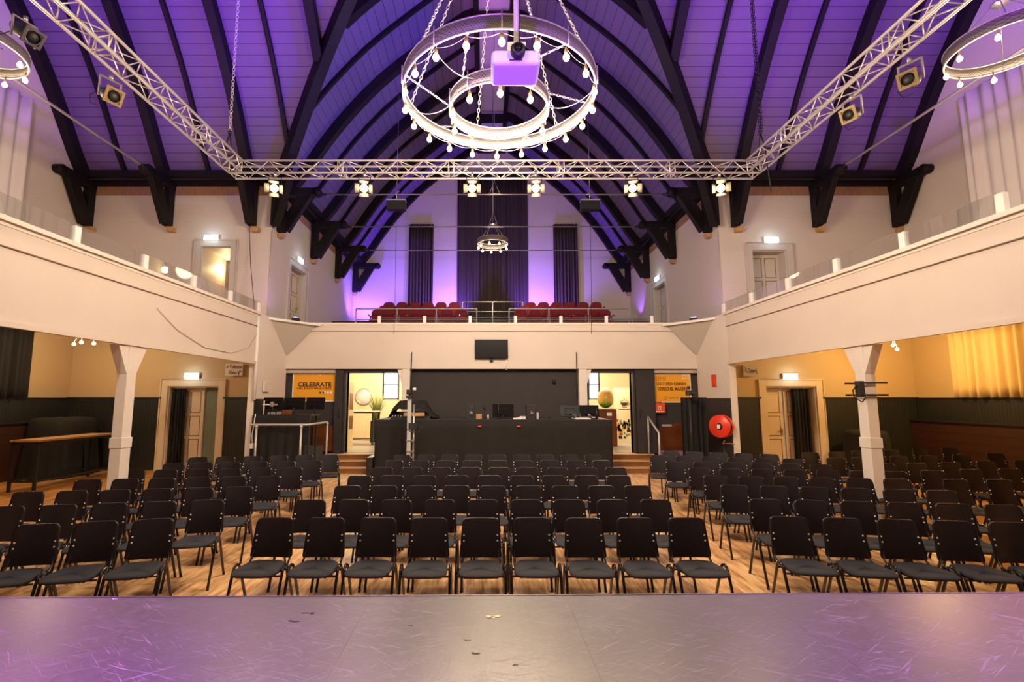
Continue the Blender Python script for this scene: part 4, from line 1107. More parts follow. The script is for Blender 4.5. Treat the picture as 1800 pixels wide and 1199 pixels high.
# clamp bracket on right column
t = thing('clamp_bracket','black clamp bracket with cable fixed round the cream column','bracket',(6.10,7.85,2.0))
for z in (.05,.24):
    MB().beam((-.22,-.15,z),(.22,-.15,z),.03,.03).beam((-.22,.15,z),(.22,.15,z),.03,.03).beam((-.16,-.2,z),(-.16,.2,z),.02,.02).beam((.16,-.2,z),(.16,.2,z),.02,.02).build('clamp_bar','black',t)
MB().box(-.26,-.17,-.20,-.10,.02,.27).build('bracket_body','black',t,bevel=.01)
MB().tube([(-.26,-.15,.2),(-.33,-.15,.12),(-.31,-.15,.0),(-.2,-.16,-.06),(-.14,-.16,.02)],.010,6).build('cable','black',t)

# ------------------------------------------------------------------ bar table and covered object, under the gallery
def dtable(name,label,c,ax,L,Wd,H,topm='woodtop'):
    t = thing(name,label,'table',(c[0],c[1],0),ax)
    Bx(-Wd/2,Wd/2,-L/2,L/2,H-.04,H).build('table_top',topm,t,bevel=.004)
    for x in (-1,1):
        for y in (-1,1):
            MB().beam((x*(Wd/2-.04),y*(L/2-.05),0),(x*(Wd/2-.04),y*(L/2-.05),H-.04),.05,.05).build('leg','black',t)
    mb = MB()
    for x in (-1,1): mb.beam((x*(Wd/2-.04),-L/2+.05,.22),(x*(Wd/2-.04),L/2-.05,.22),.04,.04)
    for y in (-1,1): mb.beam((-Wd/2+.04,y*(L/2-.05),.22),(Wd/2-.04,y*(L/2-.05),.22),.04,.04)
    mb.build('foot_rail','black',t); mb = MB()
    for x in (-1,1): mb.beam((x*(Wd/2-.04),-L/2+.05,H-.07),(x*(Wd/2-.04),L/2-.05,H-.07),.05,.05)
    for y in (-1,1): mb.beam((-Wd/2+.04,y*(L/2-.05),H-.07),(Wd/2-.04,y*(L/2-.05),H-.07),.05,.05)
    mb.build('top_rail','black',t)
    return t
dtable('bar_table','long wood-topped bar table on a black metal frame behind the cream column',(-9.95,11.75),-.0,2.2,.62,1.1)
# draped piano-like thing
def drape(name,label,c,rx,ry,h,m='blackcloth',round_=.35,fold=12,cat='cover'):
    mb = MB(); rows = []
    N = 64
    for k, (s, z) in enumerate(((1.12,0),(1.08,.25),(1.03,.55),(1.0,.8),(.97,.93),(.88,.985),(.6,1.0),(.25,1.0),(.0,1.0))):
        row = []
        for i in range(N+1):
            a = 2*PI*i/N; e = .6; cx, sy = math.cos(a), math.sin(a)
            f = 1 + (.05*math.sin(fold*a)+.03*math.sin(fold*1.7*a+1))*(1-z)*(1 if k<5 else 0)
            row.append(Vector((c[0]+math.copysign(abs(cx)**e,cx)*rx*s*f, c[1]+math.copysign(abs(sy)**e,sy)*ry*s*f, c[2]+h*z+(.012*math.sin(5*a) if 2<k<7 else 0))))
        rows.append(row)
    mb.grid(rows); o = mb.build(name,m,origin=c)
    return tag(o,label,cat)
drape('covered_piano','rounded bulky object under a black cloth behind the bar table',(-11.1,12.95,0),.55,.68,1.50,m='curtblack',fold=11)
drape('covered_stack','low object draped in black cloth beside the yellow double door',(10.05,13.1,0),.42,.45,1.15,m='curtblack',fold=9)

# ------------------------------------------------------------------ control corner (monitors, railing)
def monitor(label,c,w,h,tilt=0,rz=0,group=None,name='monitor',stand=True,b=.12):
    t = thing(name,label,'monitor',c,rz,group)
    R = Matrix.Rotation(tilt,3,'X')
    mb = Bx(-w/2,w/2,-.02,.015,b,b+h,rot=R,pivot=(0,0,b)); mb.build('screen','screen',t,bevel=.006)
    mb = Bx(-w*.25,w*.25,-.04,-.02,b+h*.2,b+h*.7,rot=R,pivot=(0,0,b)); mb.build('back_shell','screen',t,bevel=.015)
    if stand:
        MB().tube([(0,-.03,.01),(0,-.03,b+.06)],.014,8).build('stand_neck','black',t)
        Bx(-.13,.13,-.09,.09,0,.012).build('stand_foot','black',t,bevel=.004)
    return t
TZ = 1.60
t = thing('control_table','cloth-draped table carrying three monitors behind the grey railing','table',(-4.90,12.3,0))
Bx(-.80,.62,-.30,.32,TZ-.04,TZ).build('table_top','black',t)
mb = MB(); rows=[]
for j in range(9):
    z = TZ-.005-(j/8)*1.5; rows.append([Vector((-.80+1.30*i/48, -.31-.03*math.sin(i*.8)*(j/8)-.02*math.sin(i*.33+j*.3)-.05*(j/8), z-.02*math.sin(i*.13)*j)) for i in range(49)])
mb.grid(rows); mb.build('cloth_front','blackcloth',t,solid=.008)
for x in (-.74,.56):
    for y in (-.25,.27): MB().beam((x,y,0),(x,y,TZ-.04),.04,.04).build('leg','black',t)
for k,(px0,px1,lb) in enumerate(((462,496,'black monitor nearest the cream pier on the draped table'),(497,534,'middle black monitor on the draped table, lamp reflection at top'),(536,569,'black monitor nearest the steps on the draped table'))):
    a, b = at(px0,700,12.35), at(px1,721,12.35)
    monitor(lb,((a.x+b.x)/2,12.40+.02*k,TZ),(b.x-a.x)*.97,.30,tilt=-.08,rz=0,group='monitors on the draped table')
t = thing('equipment_arm','white jointed camera arm clamped to the draped table','bracket',(at(464,729,12.1).x,12.08,TZ))
MB().tube([(0,0,0),(0,0,.34)],.014,8).build('post','white',t)
MB().tube([(-.04,0,.24),(.26,0,.24)],.018,8).build('cross_bar','white',t)
MB().box(.16,.24,-.04,.04,.19,.31).box(.20,.34,-.02,.02,.22,.26).build('clamp_head','steel',t,bevel=.01)
tag(Bx(at(497,725,12.1).x,at(511,725,12.1).x,12.04,12.18,TZ,TZ+.11).build('small_box','brownwood',bevel=.004),'small brown box on the draped table under the monitors','box')
mb = MB()
random.seed(3)
for k in range(5):
    x = at(474+k*5,727,12.1).x; tag(MB().box(x-.025,x+.025,12.04+.02*(k%2),12.10+.02*(k%2),TZ,TZ+.04+.05*random.random()).build('desk_gadget','steel',bevel=.006),'small metallic gadget on the draped table, %s from the white arm'%ordn[k],'gadget','gadgets on the draped table')
# platform block & grey carpet box
tag(Bx(-5.05,-4.50,13.0,13.65,0,.72).build('carpet_block','granite',bevel=.01),'speckled grey carpeted block behind the railing by the steps','block')
rail('platform_railing','grey tubular railing in front of the draped table',[(-5.66,11.80,1.37),(-5.45,11.80,1.37),(-4.45,11.80,1.37),(-4.25,11.80,1.37),(-4.18,12.95,1.38)],[(-5.50,11.80,1.37),(-4.43,11.80,1.37),(-4.18,12.95,1.38)],0,.026)
tag(MB().tube([(-5.60,11.93,1.62),(-5.62,11.93,1.45),(-5.66,11.93,1.1),(-5.64,11.93,.9)],.012,6).box(-5.68,-5.61,11.89,11.97,.8,.92).build('white_cable','white'),'short white cable and plug hanging behind the grey railing','cable')
p = at(458,682,12.6)
tag(Bx(-5.70,-5.655,12.45,12.75,p.z-.10,p.z+.18).build('switch_box','cream',bevel=.01),'small cream wall box on the pier above the monitors','box')

# ------------------------------------------------------------------ FOH desk
DX0, DX1, DY0, DY1, DZ = -2.76, 3.12, 12.30, 13.85, 1.47
t = thing('mixing_desk','long black cloth-covered mixing desk in the middle behind the chairs','desk',((DX0+DX1)/2,DY0,0))
hw = (DX1-DX0)/2
Bx(-hw,hw,0,DY1-DY0,DZ-.05,DZ).build('desk_top','darkwall',t,bevel=.005)
rows=[]
for j in range(8):
    f = j/7; z = DZ-.01 - f*(DZ-.02)
    row = [Vector((-hw-.01, DY1-DY0, z))]
    for i in range(121):
        u = i/120; row.append(Vector((-hw-.01+2*(hw+.01)*u, -.015 - f*.03*math.sin(i*.55) - f*.015*math.sin(i*.21+2), z)))
    row.append(Vector((hw+.01, DY1-DY0, z))); rows.append(row)
MB().grid(rows).build('cloth_skirt','blackcloth',t,solid=.006)
for px, lb in ((843,0),(912,0)):
    p = at(px,750,12.2)
    MB().lathe([(.0,-.01),(.05,-.01),(.04,.0),(.0,.0)],(p.x-t.location.x,-.05,p.z),12,axis='Y',sy=.45).build('red_mark','fire',t)
def on(px, y=None, Y=12.75): q = at(px,735,Y); return q.x
# nearfield speakers
for px, lb in ((827,'black studio speaker on the desk beside the cardboard box'),(932,'black studio speaker on the desk beside the papers')):
    t = thing('studio_speaker',lb,'loudspeaker',(on(px),12.62,DZ),0,'studio speakers on the desk')
    Bx(-.12,.12,-.12,.14,0,.36).build('cabinet','black',t,bevel=.008)
    MB().lathe([(.0,-.006),(.05,-.006),(.06,.0),(.0,.0)],(.03,-.122,.13),16,axis='Y').lathe([(.0,-.006),(.02,-.006),(.025,0),(.0,0)],(.03,-.122,.27),12,axis='Y').build('driver','edge',t)
    mb = MB()
    for q in range(6): mb.box(-.02+.02*(q%3),-.01+.02*(q%3),-.128,-.12,.18+.03*(q//3),.19+.03*(q//3))
    mb.build('rear_sockets','steel',t)
t = monitor('black monitor seen from behind in the middle of the desk',(on(884),12.62,DZ),.54,.34,tilt=-.05,b=.04); 
t = monitor('wide tilted monitor on the desk, nearer the speakers',(on(1002,Y=13.0),13.0,DZ),.52,.31,tilt=-.25,rz=-.15,b=.04,group='tilted monitors at the desk end')
t = monitor('wide tilted monitor at the desk end towards the foyer egg',(on(1037,Y=13.1),13.1,DZ),.52,.31,tilt=-.25,rz=.12,b=.04,group='tilted monitors at the desk end')
for px, lb in ((1010,'small tilted tablet in front of the desk end monitors, speaker side'),(1037,'small tilted tablet in front of the desk end monitors, outer side')):
    t = thing('tablet',lb,'tablet',(on(px,Y=12.6),12.6,DZ),-.5,'tablets on the desk end')
    Bx(-.03,.03,-.10,.12,.07,.085,rot=Matrix.Rotation(-.6,3,'X'),pivot=(0,0,.07)).build('slab','galv',t,bevel=.004)
    Bx(-.02,.02,-.02,.02,0,.07).build('prop','black',t)
tag(Bx(on(837),on(847),12.6,12.75,DZ,DZ+.13).build('cardboard_box','card',bevel=.003),'small cardboard box on the desk beside a speaker','box')
t = thing('desk_microphone','slim black desk microphone by the cardboard box','microphone',(on(852),12.55,DZ))
MB().lathe([(.0,0),(.05,0),(.05,.02),(.0,.02)],n=14).build('foot','black',t); MB().tube([(0,0,.02),(0,0,.22)],.012,8).build('stem','black',t); MB().lathe([(.0,.22),(.025,.24),(.025,.33),(.0,.36)],n=12).build('capsule','black',t)
tag(MB().lathe([(.0,0),(.018,0),(.02,.08),(.012,.12),(.0,.12)],(on(858),12.5,DZ),12).build('white_bottle','white'),'tiny white bottle next to the desk microphone','bottle')
for k,(px,lb) in enumerate(((905,'pinkish paper heap'),(912,'white paper heap'),(918,'striped paper heap'))):
    tag(Bx(on(px)-.06,on(px)+.05,12.42+.03*k,12.58,DZ,DZ+.03+.02*k,rot=Matrix.Rotation(.3*k,3,'Z')).build('papers','white'),lb+' on the desk near the speaker','papers')
tag(Bx(on(990,Y=12.5)-.35,on(990,Y=12.5)+.1,12.42,12.62,DZ,DZ+.05).build('keyboard','black',bevel=.005),'flat black keyboard on the desk before the tilted monitors','keyboard')
tag(Bx(on(1020,Y=12.8)-.2,on(1020,Y=12.8)+.2,12.45,12.9,DZ,DZ+.025).build('notepad','white'),'white sheets of paper at the desk end','papers')
tag(MB().lathe([(.0,0),(.035,0),(.035,.16),(.012,.22),(.012,.27),(.0,.27)],(on(1048),12.7,DZ),12).build('bottle','black'),'dark bottle at the desk end near the foyer egg','bottle')
tag(Bx(on(943)-.03,on(943)+.03,12.42,12.46,DZ,DZ+.17).build('pocket_radio','signgrey',bevel=.01),'small grey handset standing by the studio speaker','handset')
# covered mixer
mb = MB(); rows=[]
c = Vector((at(727,735,13.0).x,13.0,DZ+.01))
prof = [(-.62,.02),(-.50,.30),(-.36,.44),(-.2,.45),(.0,.44),(.2,.46),(.32,.44),(.40,.28),(.52,.12),(.66,.01)]
for j in range(7):
    y = -.35 + .7*j/6; k = [ .55,.85,1,1,1,.95,.7][j]
    rows.append([Vector((c.x+x*(1.0), c.y+y+.03*math.sin(7*x+j), c.z+z*k+.015*math.sin(11*x+2*j))) for x, z in prof])
mb.grid(rows)
tag(mb.build('dust_cloth','blackcloth',solid=.012,origin=c),'black cloth thrown over the mixing console','cloth')
t = thing('mixing_console','mixing console half hidden under the black cloth','mixer',(c.x,12.75,DZ))
MB().prism([(-.5,-.3,0),(-.5,.3,0),(-.5,.3,.18),(-.5,-.3,.06)],(1.0,0,0)).build('console_body','black',t)
Bx(-.16,.36,-.36,-.30,.07,.16,rot=Matrix.Rotation(-.3,3,'X')).build('script_sheet','card',t)
mb = MB()
for q in range(12): mb.box(-.46+.07*q,-.44+.07*q,-.30,-.26,.07,.10)
mb.build('fader_knobs','galv',t)
# camera tripod column in front of desk
p = at(720,700,11.6)
t = thing('camera_column','tall pale aluminium camera column in front of the mixing desk','camera stand',(at(719,760,11.6).x,11.6,0))
zt = at(720,700,11.6).z
Bx(-.045,.045,-.045,.045,.03,zt).build('column','galv',t,bevel=.008)
MB().tube([(.10,.05,.02),(.10,.05,zt-.15)],.022,8).build('side_tube','steel',t)
Bx(-.07,.07,-.12,.10,zt,zt+.06).build('camera_head','black',t,bevel=.01)
MB().box(-.06,.05,-.14,.10,zt+.09,zt+.20).tube([(0,0,zt+.05),(0,0,zt+.1)],.03,8).build('camera_body','black',t,bevel=.015)
MB().lathe([(.0,0),(.03,0),(.035,.07),(.0,.07)],(.09,-.1,zt+.21),12,axis='X').build('microphone','white',t)
MB().box(.0,.20,-.08,.03,1.28,1.42).tube([(.2,-.02,1.4),(.3,-.02,1.3),(.22,-.03,1.2),(.05,-.04,1.22),(-.1,-.04,1.3)],.012,6).build('cable_box','black',t)
mb = MB()
for z in (.62,.75,1.0): mb.box(-.06,.13,-.06,.08,z,z+.03)
mb.build('clamps','steel',t)
for k in range(3):
    a = 2*PI*k/3+.5; MB().tube([(.02,0,.35),(.02+.38*math.cos(a),.38*math.sin(a),.015)],.014,6).build('leg','galv',t)
t = thing('mic_stand','thin black vertical microphone stand beside the middle monitor','stand',(at(877,735,12.2).x,12.42,DZ)); 
MB().tube([(0,0,0),(0,0,.42)],.012,6).build('pole','black',t); MB().lathe([(.0,0),(.07,0),(.07,.015),(.0,.015)],n=14).build('foot','black',t)
tag(Bx(-2.95,-2.80,12.2,12.9,0,.55).build('flight_case','black',bevel=.01),'black flight case standing beside the desk at the steps','case')
t = thing('screen_rod','thin black rod fixed at the panel edge, mixer side','rod',(at(722,660,13.8).x,13.8,0)); MB().tube([(0,0,2.0),(.02,0,3.3)],.014,6).build('rod','black',t)
t = thing('screen_rod','thin black rod fixed at the panel edge, foyer egg side','rod',(at(1014,660,13.8).x,13.8,0)); MB().tube([(0,0,2.0),(0,0,3.3)],.014,6).build('rod','black',t)
t = thing('dome_camera','small black dome camera on the charcoal panel','camera',(at(974,671,14.05).x,14.05,at(974,671,14.05).z)); MB().lathe([(.0,.06),(.04,.06),(.06,.0),(.05,-.05),(.0,-.07)],n=14).build('dome','black',t)

# ------------------------------------------------------------------ foyer furnishings
p = at(636,697,18.6)
t = thing('wall_mirror','round mirror on the foyer wall','mirror',(p.x,18.93,p.z)); MB().lathe([(.0,-.02),(.30,-.02),(.30,.0),(.0,.0)],n=32,axis='Y').build('glass','winglow' if False else 'mirror',t)
MB().lathe([(.29,-.035),(.315,-.035),(.315,.0),(.29,.0),(.29,-.035)],n=32,axis='Y').build('rim','steel',t)
dtable('high_table','high narrow table with white top and black legs in the foyer',(-4.35,16.9),1.35,1.3,.55,1.55,'white').location.z = .45
for o in kids(bpy.data.objects['high_table']): pass
bpy.data.objects['high_table'].scale = (1,1,.72)
def plant(c,label):
    t = thing('potted_grass',label,'plant',c)
    Bx(-.18,.18,-.18,.18,0,.75).build('planter','black',t,bevel=.01)
    mb = MB(); random.seed(5)
    for k in range(130):
        a = random.random()*2*PI; L = .75+.40*random.random(); sp = .10+.30*random.random(); x0 = .1*math.cos(a)*random.random(); y0=.1*math.sin(a)*random.random()
        pts = [Vector((x0+sp*math.cos(a)*(q/5)**1.7, y0+sp*math.sin(a)*(q/5)**1.7, .74+L*(q/5)-(sp*.5)*(q/5)**3)) for q in range(6)]
        mb.tube(pts,.010,3,r1=.002)
    mb.build('foliage','plant',t); return t
q = at(662,740,17.6); plant((q.x,17.6,.45),'grassy potted plant in a black planter in the foyer')
t = thing('open_door_leaf','pale noticeboard door leaf standing open at the foyer entrance','door',(at(613,730,15.3).x-.05,15.3,.45),.0)
Bx(-.02,.12,-.3,.3,0,2.05).build('door_leaf','foyer',t); MB().box(.121,.125,-.2,.2,1.2,1.7).box(.121,.125,-.2,.2,.6,1.0).build('notices','brownwood',t)
# egg on cabinet
q = at(1066,728,16.0)
t = thing('painted_egg','large painted egg with flowers and grass in the foyer','sculpture',(q.x+.03,16.2,.45+1.22))
def egg_mat():
    m, nt, b = newmat('painted egg'); tc = nt.nodes.new('ShaderNodeTexCoord'); sp = nt.nodes.new('ShaderNodeSeparateXYZ'); nt.links.new(tc.outputs['Object'], sp.inputs[0])
    n = nt.nodes.new('ShaderNodeTexNoise'); n.inputs['Scale'].default_value = 18; mp = nt.nodes.new('ShaderNodeMapping'); mp.inputs['Scale'].default_value=(2,2,.4); nt.links.new(tc.outputs['Object'],mp.inputs[0]); nt.links.new(mp.outputs[0],n.inputs['Vector'])
    a = nt.nodes.new('ShaderNodeMath'); a.operation='MULTIPLY_ADD'; a.inputs[1].default_value=.35; nt.links.new(n.outputs['Fac'],a.inputs[0]); nt.links.new(sp.outputs['Z'],a.inputs[2])
    r = nt.nodes.new('ShaderNodeValToRGB'); r.color_ramp.interpolation='LINEAR'; e = r.color_ramp.elements
    e[0].position=.18; e[0].color=(.05,.22,.02,1); e[1].position=.9; e[1].color=(.8,.72,.62,1)
    for ps, c in ((.32,(.12,.35,.04,1)),(.38,(.75,.50,.08,1)),(.62,(.80,.55,.16,1))): x=e.new(ps); x.color=c
    nt.links.new(a.outputs[0],r.inputs['Fac']); nt.links.new(r.outputs['Color'],b.inputs['Base Color']); b.inputs['Roughness'].default_value=.25
    return m
M['egg'] = egg_mat()
MB().lathe([(.26*math.sin(x)*(1-.13*math.cos(PI-x)*-1 if False else 1)*(1+.12*math.cos(x)),.33-.33*math.cos(PI-(PI-x)) if False else .34-.34*math.cos(x)) for x in [PI*k/16 for k in range(17)]],n=28).build('shell','egg',t)
mb = MB()
for k,(a,z) in enumerate(((-1.9,.42),(-1.3,.50),(-1.6,.30),(-1.0,.36),(-2.2,.28))): mb.lathe([(.0,-.02),(.018,0),(.0,.02)],(.235*math.cos(a),.235*math.sin(a),z),8)
mb.build('flowers','fire',t)
t = thing('cabinet','brown cabinet carrying the painted egg','cabinet',(q.x+.03,16.2,.45)); Bx(-.36,.30,-.22,.25,0,1.2).build('body','brownwood',t,bevel=.01); Bx(-.02,.14,-.225,-.22,.98,1.08).build('label_plate','white',t)
# coffee cup door
p0, p1 = at(1079,682,17.4), at(1116,765,17.4)
t = thing('cup_door','cream foyer door with cup logo and a colourful tile strip','door',((p0.x+p1.x)/2,17.4,.45),.0)
w = (p1.x-p0.x)/2
H = p0.z-.45
Bx(-w,w,0,.05,0,H).build('door_leaf','foyer',t)
zc = H*.70
mb = MB().prism([(-.13+.0,-.006,zc+.06),(-.11,-.006,zc-.01),(-.06,-.006,zc-.06),(.06,-.006,zc-.06),(.11,-.006,zc-.01),(.13,-.006,zc+.06)],(0,.005,0)); mb.box(-.08,.10,-.006,-.001,zc-.11,zc-.09)
mb.tube([(.12,-.004,zc+.04),(.18,-.004,zc+.03),(.17,-.004,zc-.02),(.10,-.004,zc-.03)],.008,5); mb.tube([(-.17,-.004,zc+.08),(0,-.004,zc+.15),(.17,-.004,zc+.08)],.005,5); mb.tube([(0,-.004,zc+.15),(.02,-.004,zc+.19),(-.01,-.004,zc+.21)],.005,5)
mb.build('cup_logo','ink',t)
text('lettering','BIJ DE KLEERING',.06,'ink',t,(-.2,-.006,zc-.2),width=.40) if False else MB().box(-.2,.2,-.006,-.001,zc-.19,zc-.17).build('lettering','ink',t)
random.seed(11)
cols = ['fire','orange','green','ink','winglow','white','plant']
M['blue'] = mat('teal print',(.05,.25,.35),.5)
cols = ['fire','orange','green','ink','blue','plant']
for cn in cols:
    mb = MB(); 
    for k in range(13):
        x = -w+.04+random.random()*(2*w-.1); z = .12+random.random()*.62
        mb.box(x,x+.045+.03*random.random(),-.005,-.001,z,z+.05+.06*random.random())
    mb.build('tile_pattern',cn,t)
# frames left foyer
for k,(z) in enumerate((1.45,)): pass

# ------------------------------------------------------------------ stage
t0 = atz(0,1050,1.0); t1 = atz(1800,1041,1.0); rzs = math.atan2(t1.y-t0.y, t1.x-t0.x); y0 = (t0.y*t1.x-t1.y*t0.x)/(t1.x-t0.x)
t = thing('stage','dark scuffed stage deck in the foreground with a metal edge','stage',(0,y0,0),rzs)
seams = [-.58+.98*k for k in range(-6,8)]
xs = [-6.1]+[s for s in seams if -6 < s < 6.4]+[6.6]
mb = MB()
for a, b in zip(xs, xs[1:]): mb.box(a+.0004,b-.0004,-2.0,-.012,.97,1.0)
for a, b in zip(xs, xs[1:]): mb.box(a+.0015,b-.0015,-5.0,-2.003,.97,1.0)
mb.build('deck_panels','stage',t)
Bx(-6.1,6.6,-.012,.0,.90,1.002).build('edge_profile','edge',t)
Bx(-6.1,6.6,-5,-.02,.0,.968).build('skirt','black',t)
def speck(p, s, m, seed, nm):
    random.seed(seed); mb = MB()
    for k in range(7):
        x, y = (random.random()-.5)*s*2.4, (random.random()-.5)*s*.8; r = s*.12*(1+random.random()*2)
        n = 6; ang = random.random()*3; v = [(x+r*(1+.7*random.random())*math.cos(ang+2*PI*i/n), y+r*.5*(1+.7*random.random())*math.sin(ang+2*PI*i/n), 0) for i in range(n)]
        mb.prism(v, (0,0,.0012))
    o = mb.build(nm, m); o.location = (p.x, p.y, 1.0008)
    return o
M['gold'] = mat('gold leaf scrap',(.75,.52,.18),.25,metal=.6)
for px,py,s,m_,lb in ((862,1085,.028,'gold','shiny gold tape residue on the stage floor'),(540,1079,.022,'ink','black scuff on the stage nearer the chairs'),(515,1093,.022,'ink','black scuff on the stage just below the other scuff'),(722,1100,.010,'ink','tiny black chip on the stage, nearest the long scuffs'),(822,1126,.010,'ink','tiny black chip below the gold residue'),(837,1149,.014,'groove','brownish crumb on the stage below the gold residue'),(907,1169,.008,'ink','tiny dark crumb nearest the camera on the stage')):
    tag(speck(atz(px,py,1.0), s, m_, px, 'stage_mark'), lb, 'mark')
tag(speck(atz(203,1052,1.003)-Vector((0,.0,0)), .012, 'white', 9, 'stage_mark'),'tiny white paper scrap at the stage edge','mark')

# ------------------------------------------------------------------ chairs
def make_chair():
    t = thing('stacking_chair','black stacking chair','chair')
    # backrest: slightly curved plate
    W0, W1, z0, z1 = .204, .178, .475, .828
    mb = MB(); rows=[]
    def outline(n=28):
        pts=[]; r=.045
        def corner(cx,cz,a0):
            for q in range(5):
                a=a0+PI/2*q/4; pts.append((cx+r*math.cos(a),cz+r*math.sin(a)))
        corner(W1-r,z1-r,0); corner(-W1+r,z1-r,PI/2); corner(-W0+r,z0+r,PI); corner(W0-r,z0+r,1.5*PI)
        return pts
    op = outline()
    fy = lambda x,z: .195+(z-z0)/(z1-z0)*.065-.020*(1-(x/.19)**2)*-1
    A=[mb.bm.verts.new((x,fy(x,z)-.006,z)) for x,z in op]; B=[mb.bm.verts.new((x,fy(x,z)+.006,z)) for x,z in op]
    # fill with columns for curvature
    n=len(op)
    for i in range(n): mb.bm.faces.new((A[i],A[(i+1)%n],B[(i+1)%n],B[i]))
    def fill(side):
        off_ = -.006 if side==0 else .006
        K=10
        # split front into vertical strips
        pass
    # strips: intersect outline at given x
    def zr(x):
        r=.045; 
        def edge(z): return W0+(W1-W0)*(z-z0)/(z1-z0)
        zt=z1; zb=z0; ax=abs(x)
        if ax>W1-r: dx=ax-(W1-r); zt=z1-r+math.sqrt(max(0,r*r-dx*dx)) if dx<r else z1-r-(dx-r)*8
        if ax>W0-r: dx=ax-(W0-r); zb=z0+r-math.sqrt(max(0,r*r-min(dx,r)**2))
        return zb, max(zt,zb+.01)
    mb.bm.free(); mb=MB()
    K=16; S=10
    def wid(v):                       # half width at height fraction v, corners rounded
        z=z0+(z1-z0)*v; r=.045; w=W0+(W1-W0)*v
        if z>z1-r: w-= r-math.sqrt(max(0,r*r-(z-(z1-r))**2))
        if z<z0+r*.6: rr=r*.6; w-= rr-math.sqrt(max(0,rr*rr-(z0+rr-z)**2))
        return w
    vs=[0,.02,.05,.08,.3,.6,.86,.90,.94,.97,.99,1.0]
    for so in (-.006,.006):
        mb.grid([[(wid(v)*u, fy(wid(v)*u, z0+(z1-z0)*v)+so, z0+(z1-z0)*v) for u in [-1+2*q/K for q in range(K+1)]] for v in vs])
    mb.grid([[ (sx*wid(v), fy(wid(v), z0+(z1-z0)*v)+so, z0+(z1-z0)*v) for v in vs] for sx in (-1,) for so in (-.006,.006)])
    mb.grid([[ (wid(v), fy(wid(v), z0+(z1-z0)*v)+so, z0+(z1-z0)*v) for v in vs] for so in (-.006,.006)])
    for v in (0,1): mb.grid([[(wid(v)*u, fy(wid(v)*u, z0+(z1-z0)*v)+so, z0+(z1-z0)*v) for u in [-1+2*q/K for q in range(K+1)]] for so in (-.006,.006)])
    br = mb.build('backrest','chairback',t)
    for sx in (-1,1):
        for z in (.625,.675):
            x=sx*.163; MB().lathe([(.0,-.005),(.008,-.004),(.009,0),(.0,0)],(x,fy(x,z)-.006,z),8,axis='Y').build('screw','screw',br)
    # seat pad
    mb=MB(); rows=[]; N=28
    def sup(a,rx,ry,e):
        c,s=math.cos(a),math.sin(a); return (math.copysign(abs(c)**e,c)*rx, math.copysign(abs(s)**e,s)*ry)
    for k,(z,sc) in enumerate(((.425,.90),(.430,.97),(.445,1.0),(.458,.985),(.466,.93),(.468,.80),(.466,.5),(.464,.0))):
        row=[]
        for i in range(N+1):
            x,y=sup(2*PI*i/N,.195,.205,.5); x*=(1-.10*(y/.205)); row.append(Vector((x*sc,(y*sc)-.03,z+(-.010 if y<-.15 and k>2 else 0))))
        rows.append(row)
    mb.grid(rows); bmesh.ops.contextual_create(mb.bm, geom=[v for v in mb.bm.verts if False]) if False else None
    mb.build('seat','seat',t)
    # frame: cross tubes and back uprights
    mb=MB()
    for sx in (-1,1):
        mb.tube([(sx*.14,-.17,.418),(sx*.175,.02,.414),(sx*.185,.13,.425),(sx*.182,.185,.47),(sx*.168,.222,.56),(sx*.16,.255,.70)],.010,7)
    for y in (-.12,.06): mb.tube([(-.22,y,.412),(.22,y,.412)],.010,7)
    mb.build('back_frame','blacktube',t)
    for sx in (-1,1):
        x=sx*.224
        MB().tube([(x,-.235,.008),(x,-.075,.43),(x,-.05,.465),(x,-.015,.478)],.0135,7).build('leg','blacktube',t)
        MB().tube([(x,.235,.008),(x,.05,.43),(x,.022,.465),(x,-.015,.478)],.0135,7).build('leg','blacktube',t)
    for c in kids(t):
        if c.name.startswith('leg'):
            me=c.data; y=-.235 if min(v.co.y for v in me.vertices)<-.2 else .235; x=sum(v.co.x for v in me.vertices)/len(me.vertices)
            MB().lathe([(.0,0),(.015,0),(.014,.03),(.0,.03)],(x,y,0),8).build('foot_cap','black',c)
    return reg(t)
chair0 = make_chair(); cused=[False]
def place_chair(X, Y, rz, lb, grp):
    # X, Y: centre of the backrest's top edge
    ox = X + .255*math.sin(rz); oy = Y - .255*math.cos(rz)
    if not cused[0]:
        chair0.location=(ox,oy,0); chair0.rotation_euler=(0,0,rz); chair0['label']=lb; chair0['group']=grp; cused[0]=True
    else: dup(chair0,(ox,oy,0),rz,lb,grp)
HT = .828
def row_from_px(pts): return [atz(x,y,HT) for x,y in pts]
MID = [(484,1206,911,9),(546,1152,879,9),(612,1120,854,9),(633,1087,836,9),(673,1082,822,9),(693,1057,809.3,9),(707,1042,799.3,9)]
for r_, (a,b,y,n) in enumerate(MID):
    A_, B_ = atz(a,y,HT), atz(b,y,HT)
    for k in range(n):
        p = A_.lerp(B_, k/(n-1))
        place_chair(p.x, p.y+random.uniform(-.008,.008), random.uniform(-.02,.02), 'black chair, middle block, %s row from stage, %s from the draped monitor table side' % (ordn[r_], ordn[k]), 'chairs in the middle block')
LEFT = [[(67,922),(170,917),(270,913)],[(10,891),(93,888),(186,885),(274,881),(363,880)],[(50,865),(128,863),(206,861),(281,859),(353,858),(421,856)],[(157,843),(226,842),(289,841),(351,839),(412,838),(472,837)],[(233,827),(292,826),(346,824),(400,823),(455,823),(512,822)],[(302,815),(349,813),(398,812),(447,811),(498,811),(548,810)],[(349,804),(397,803),(443,802),(488,801),(536,800),(580,799)]]
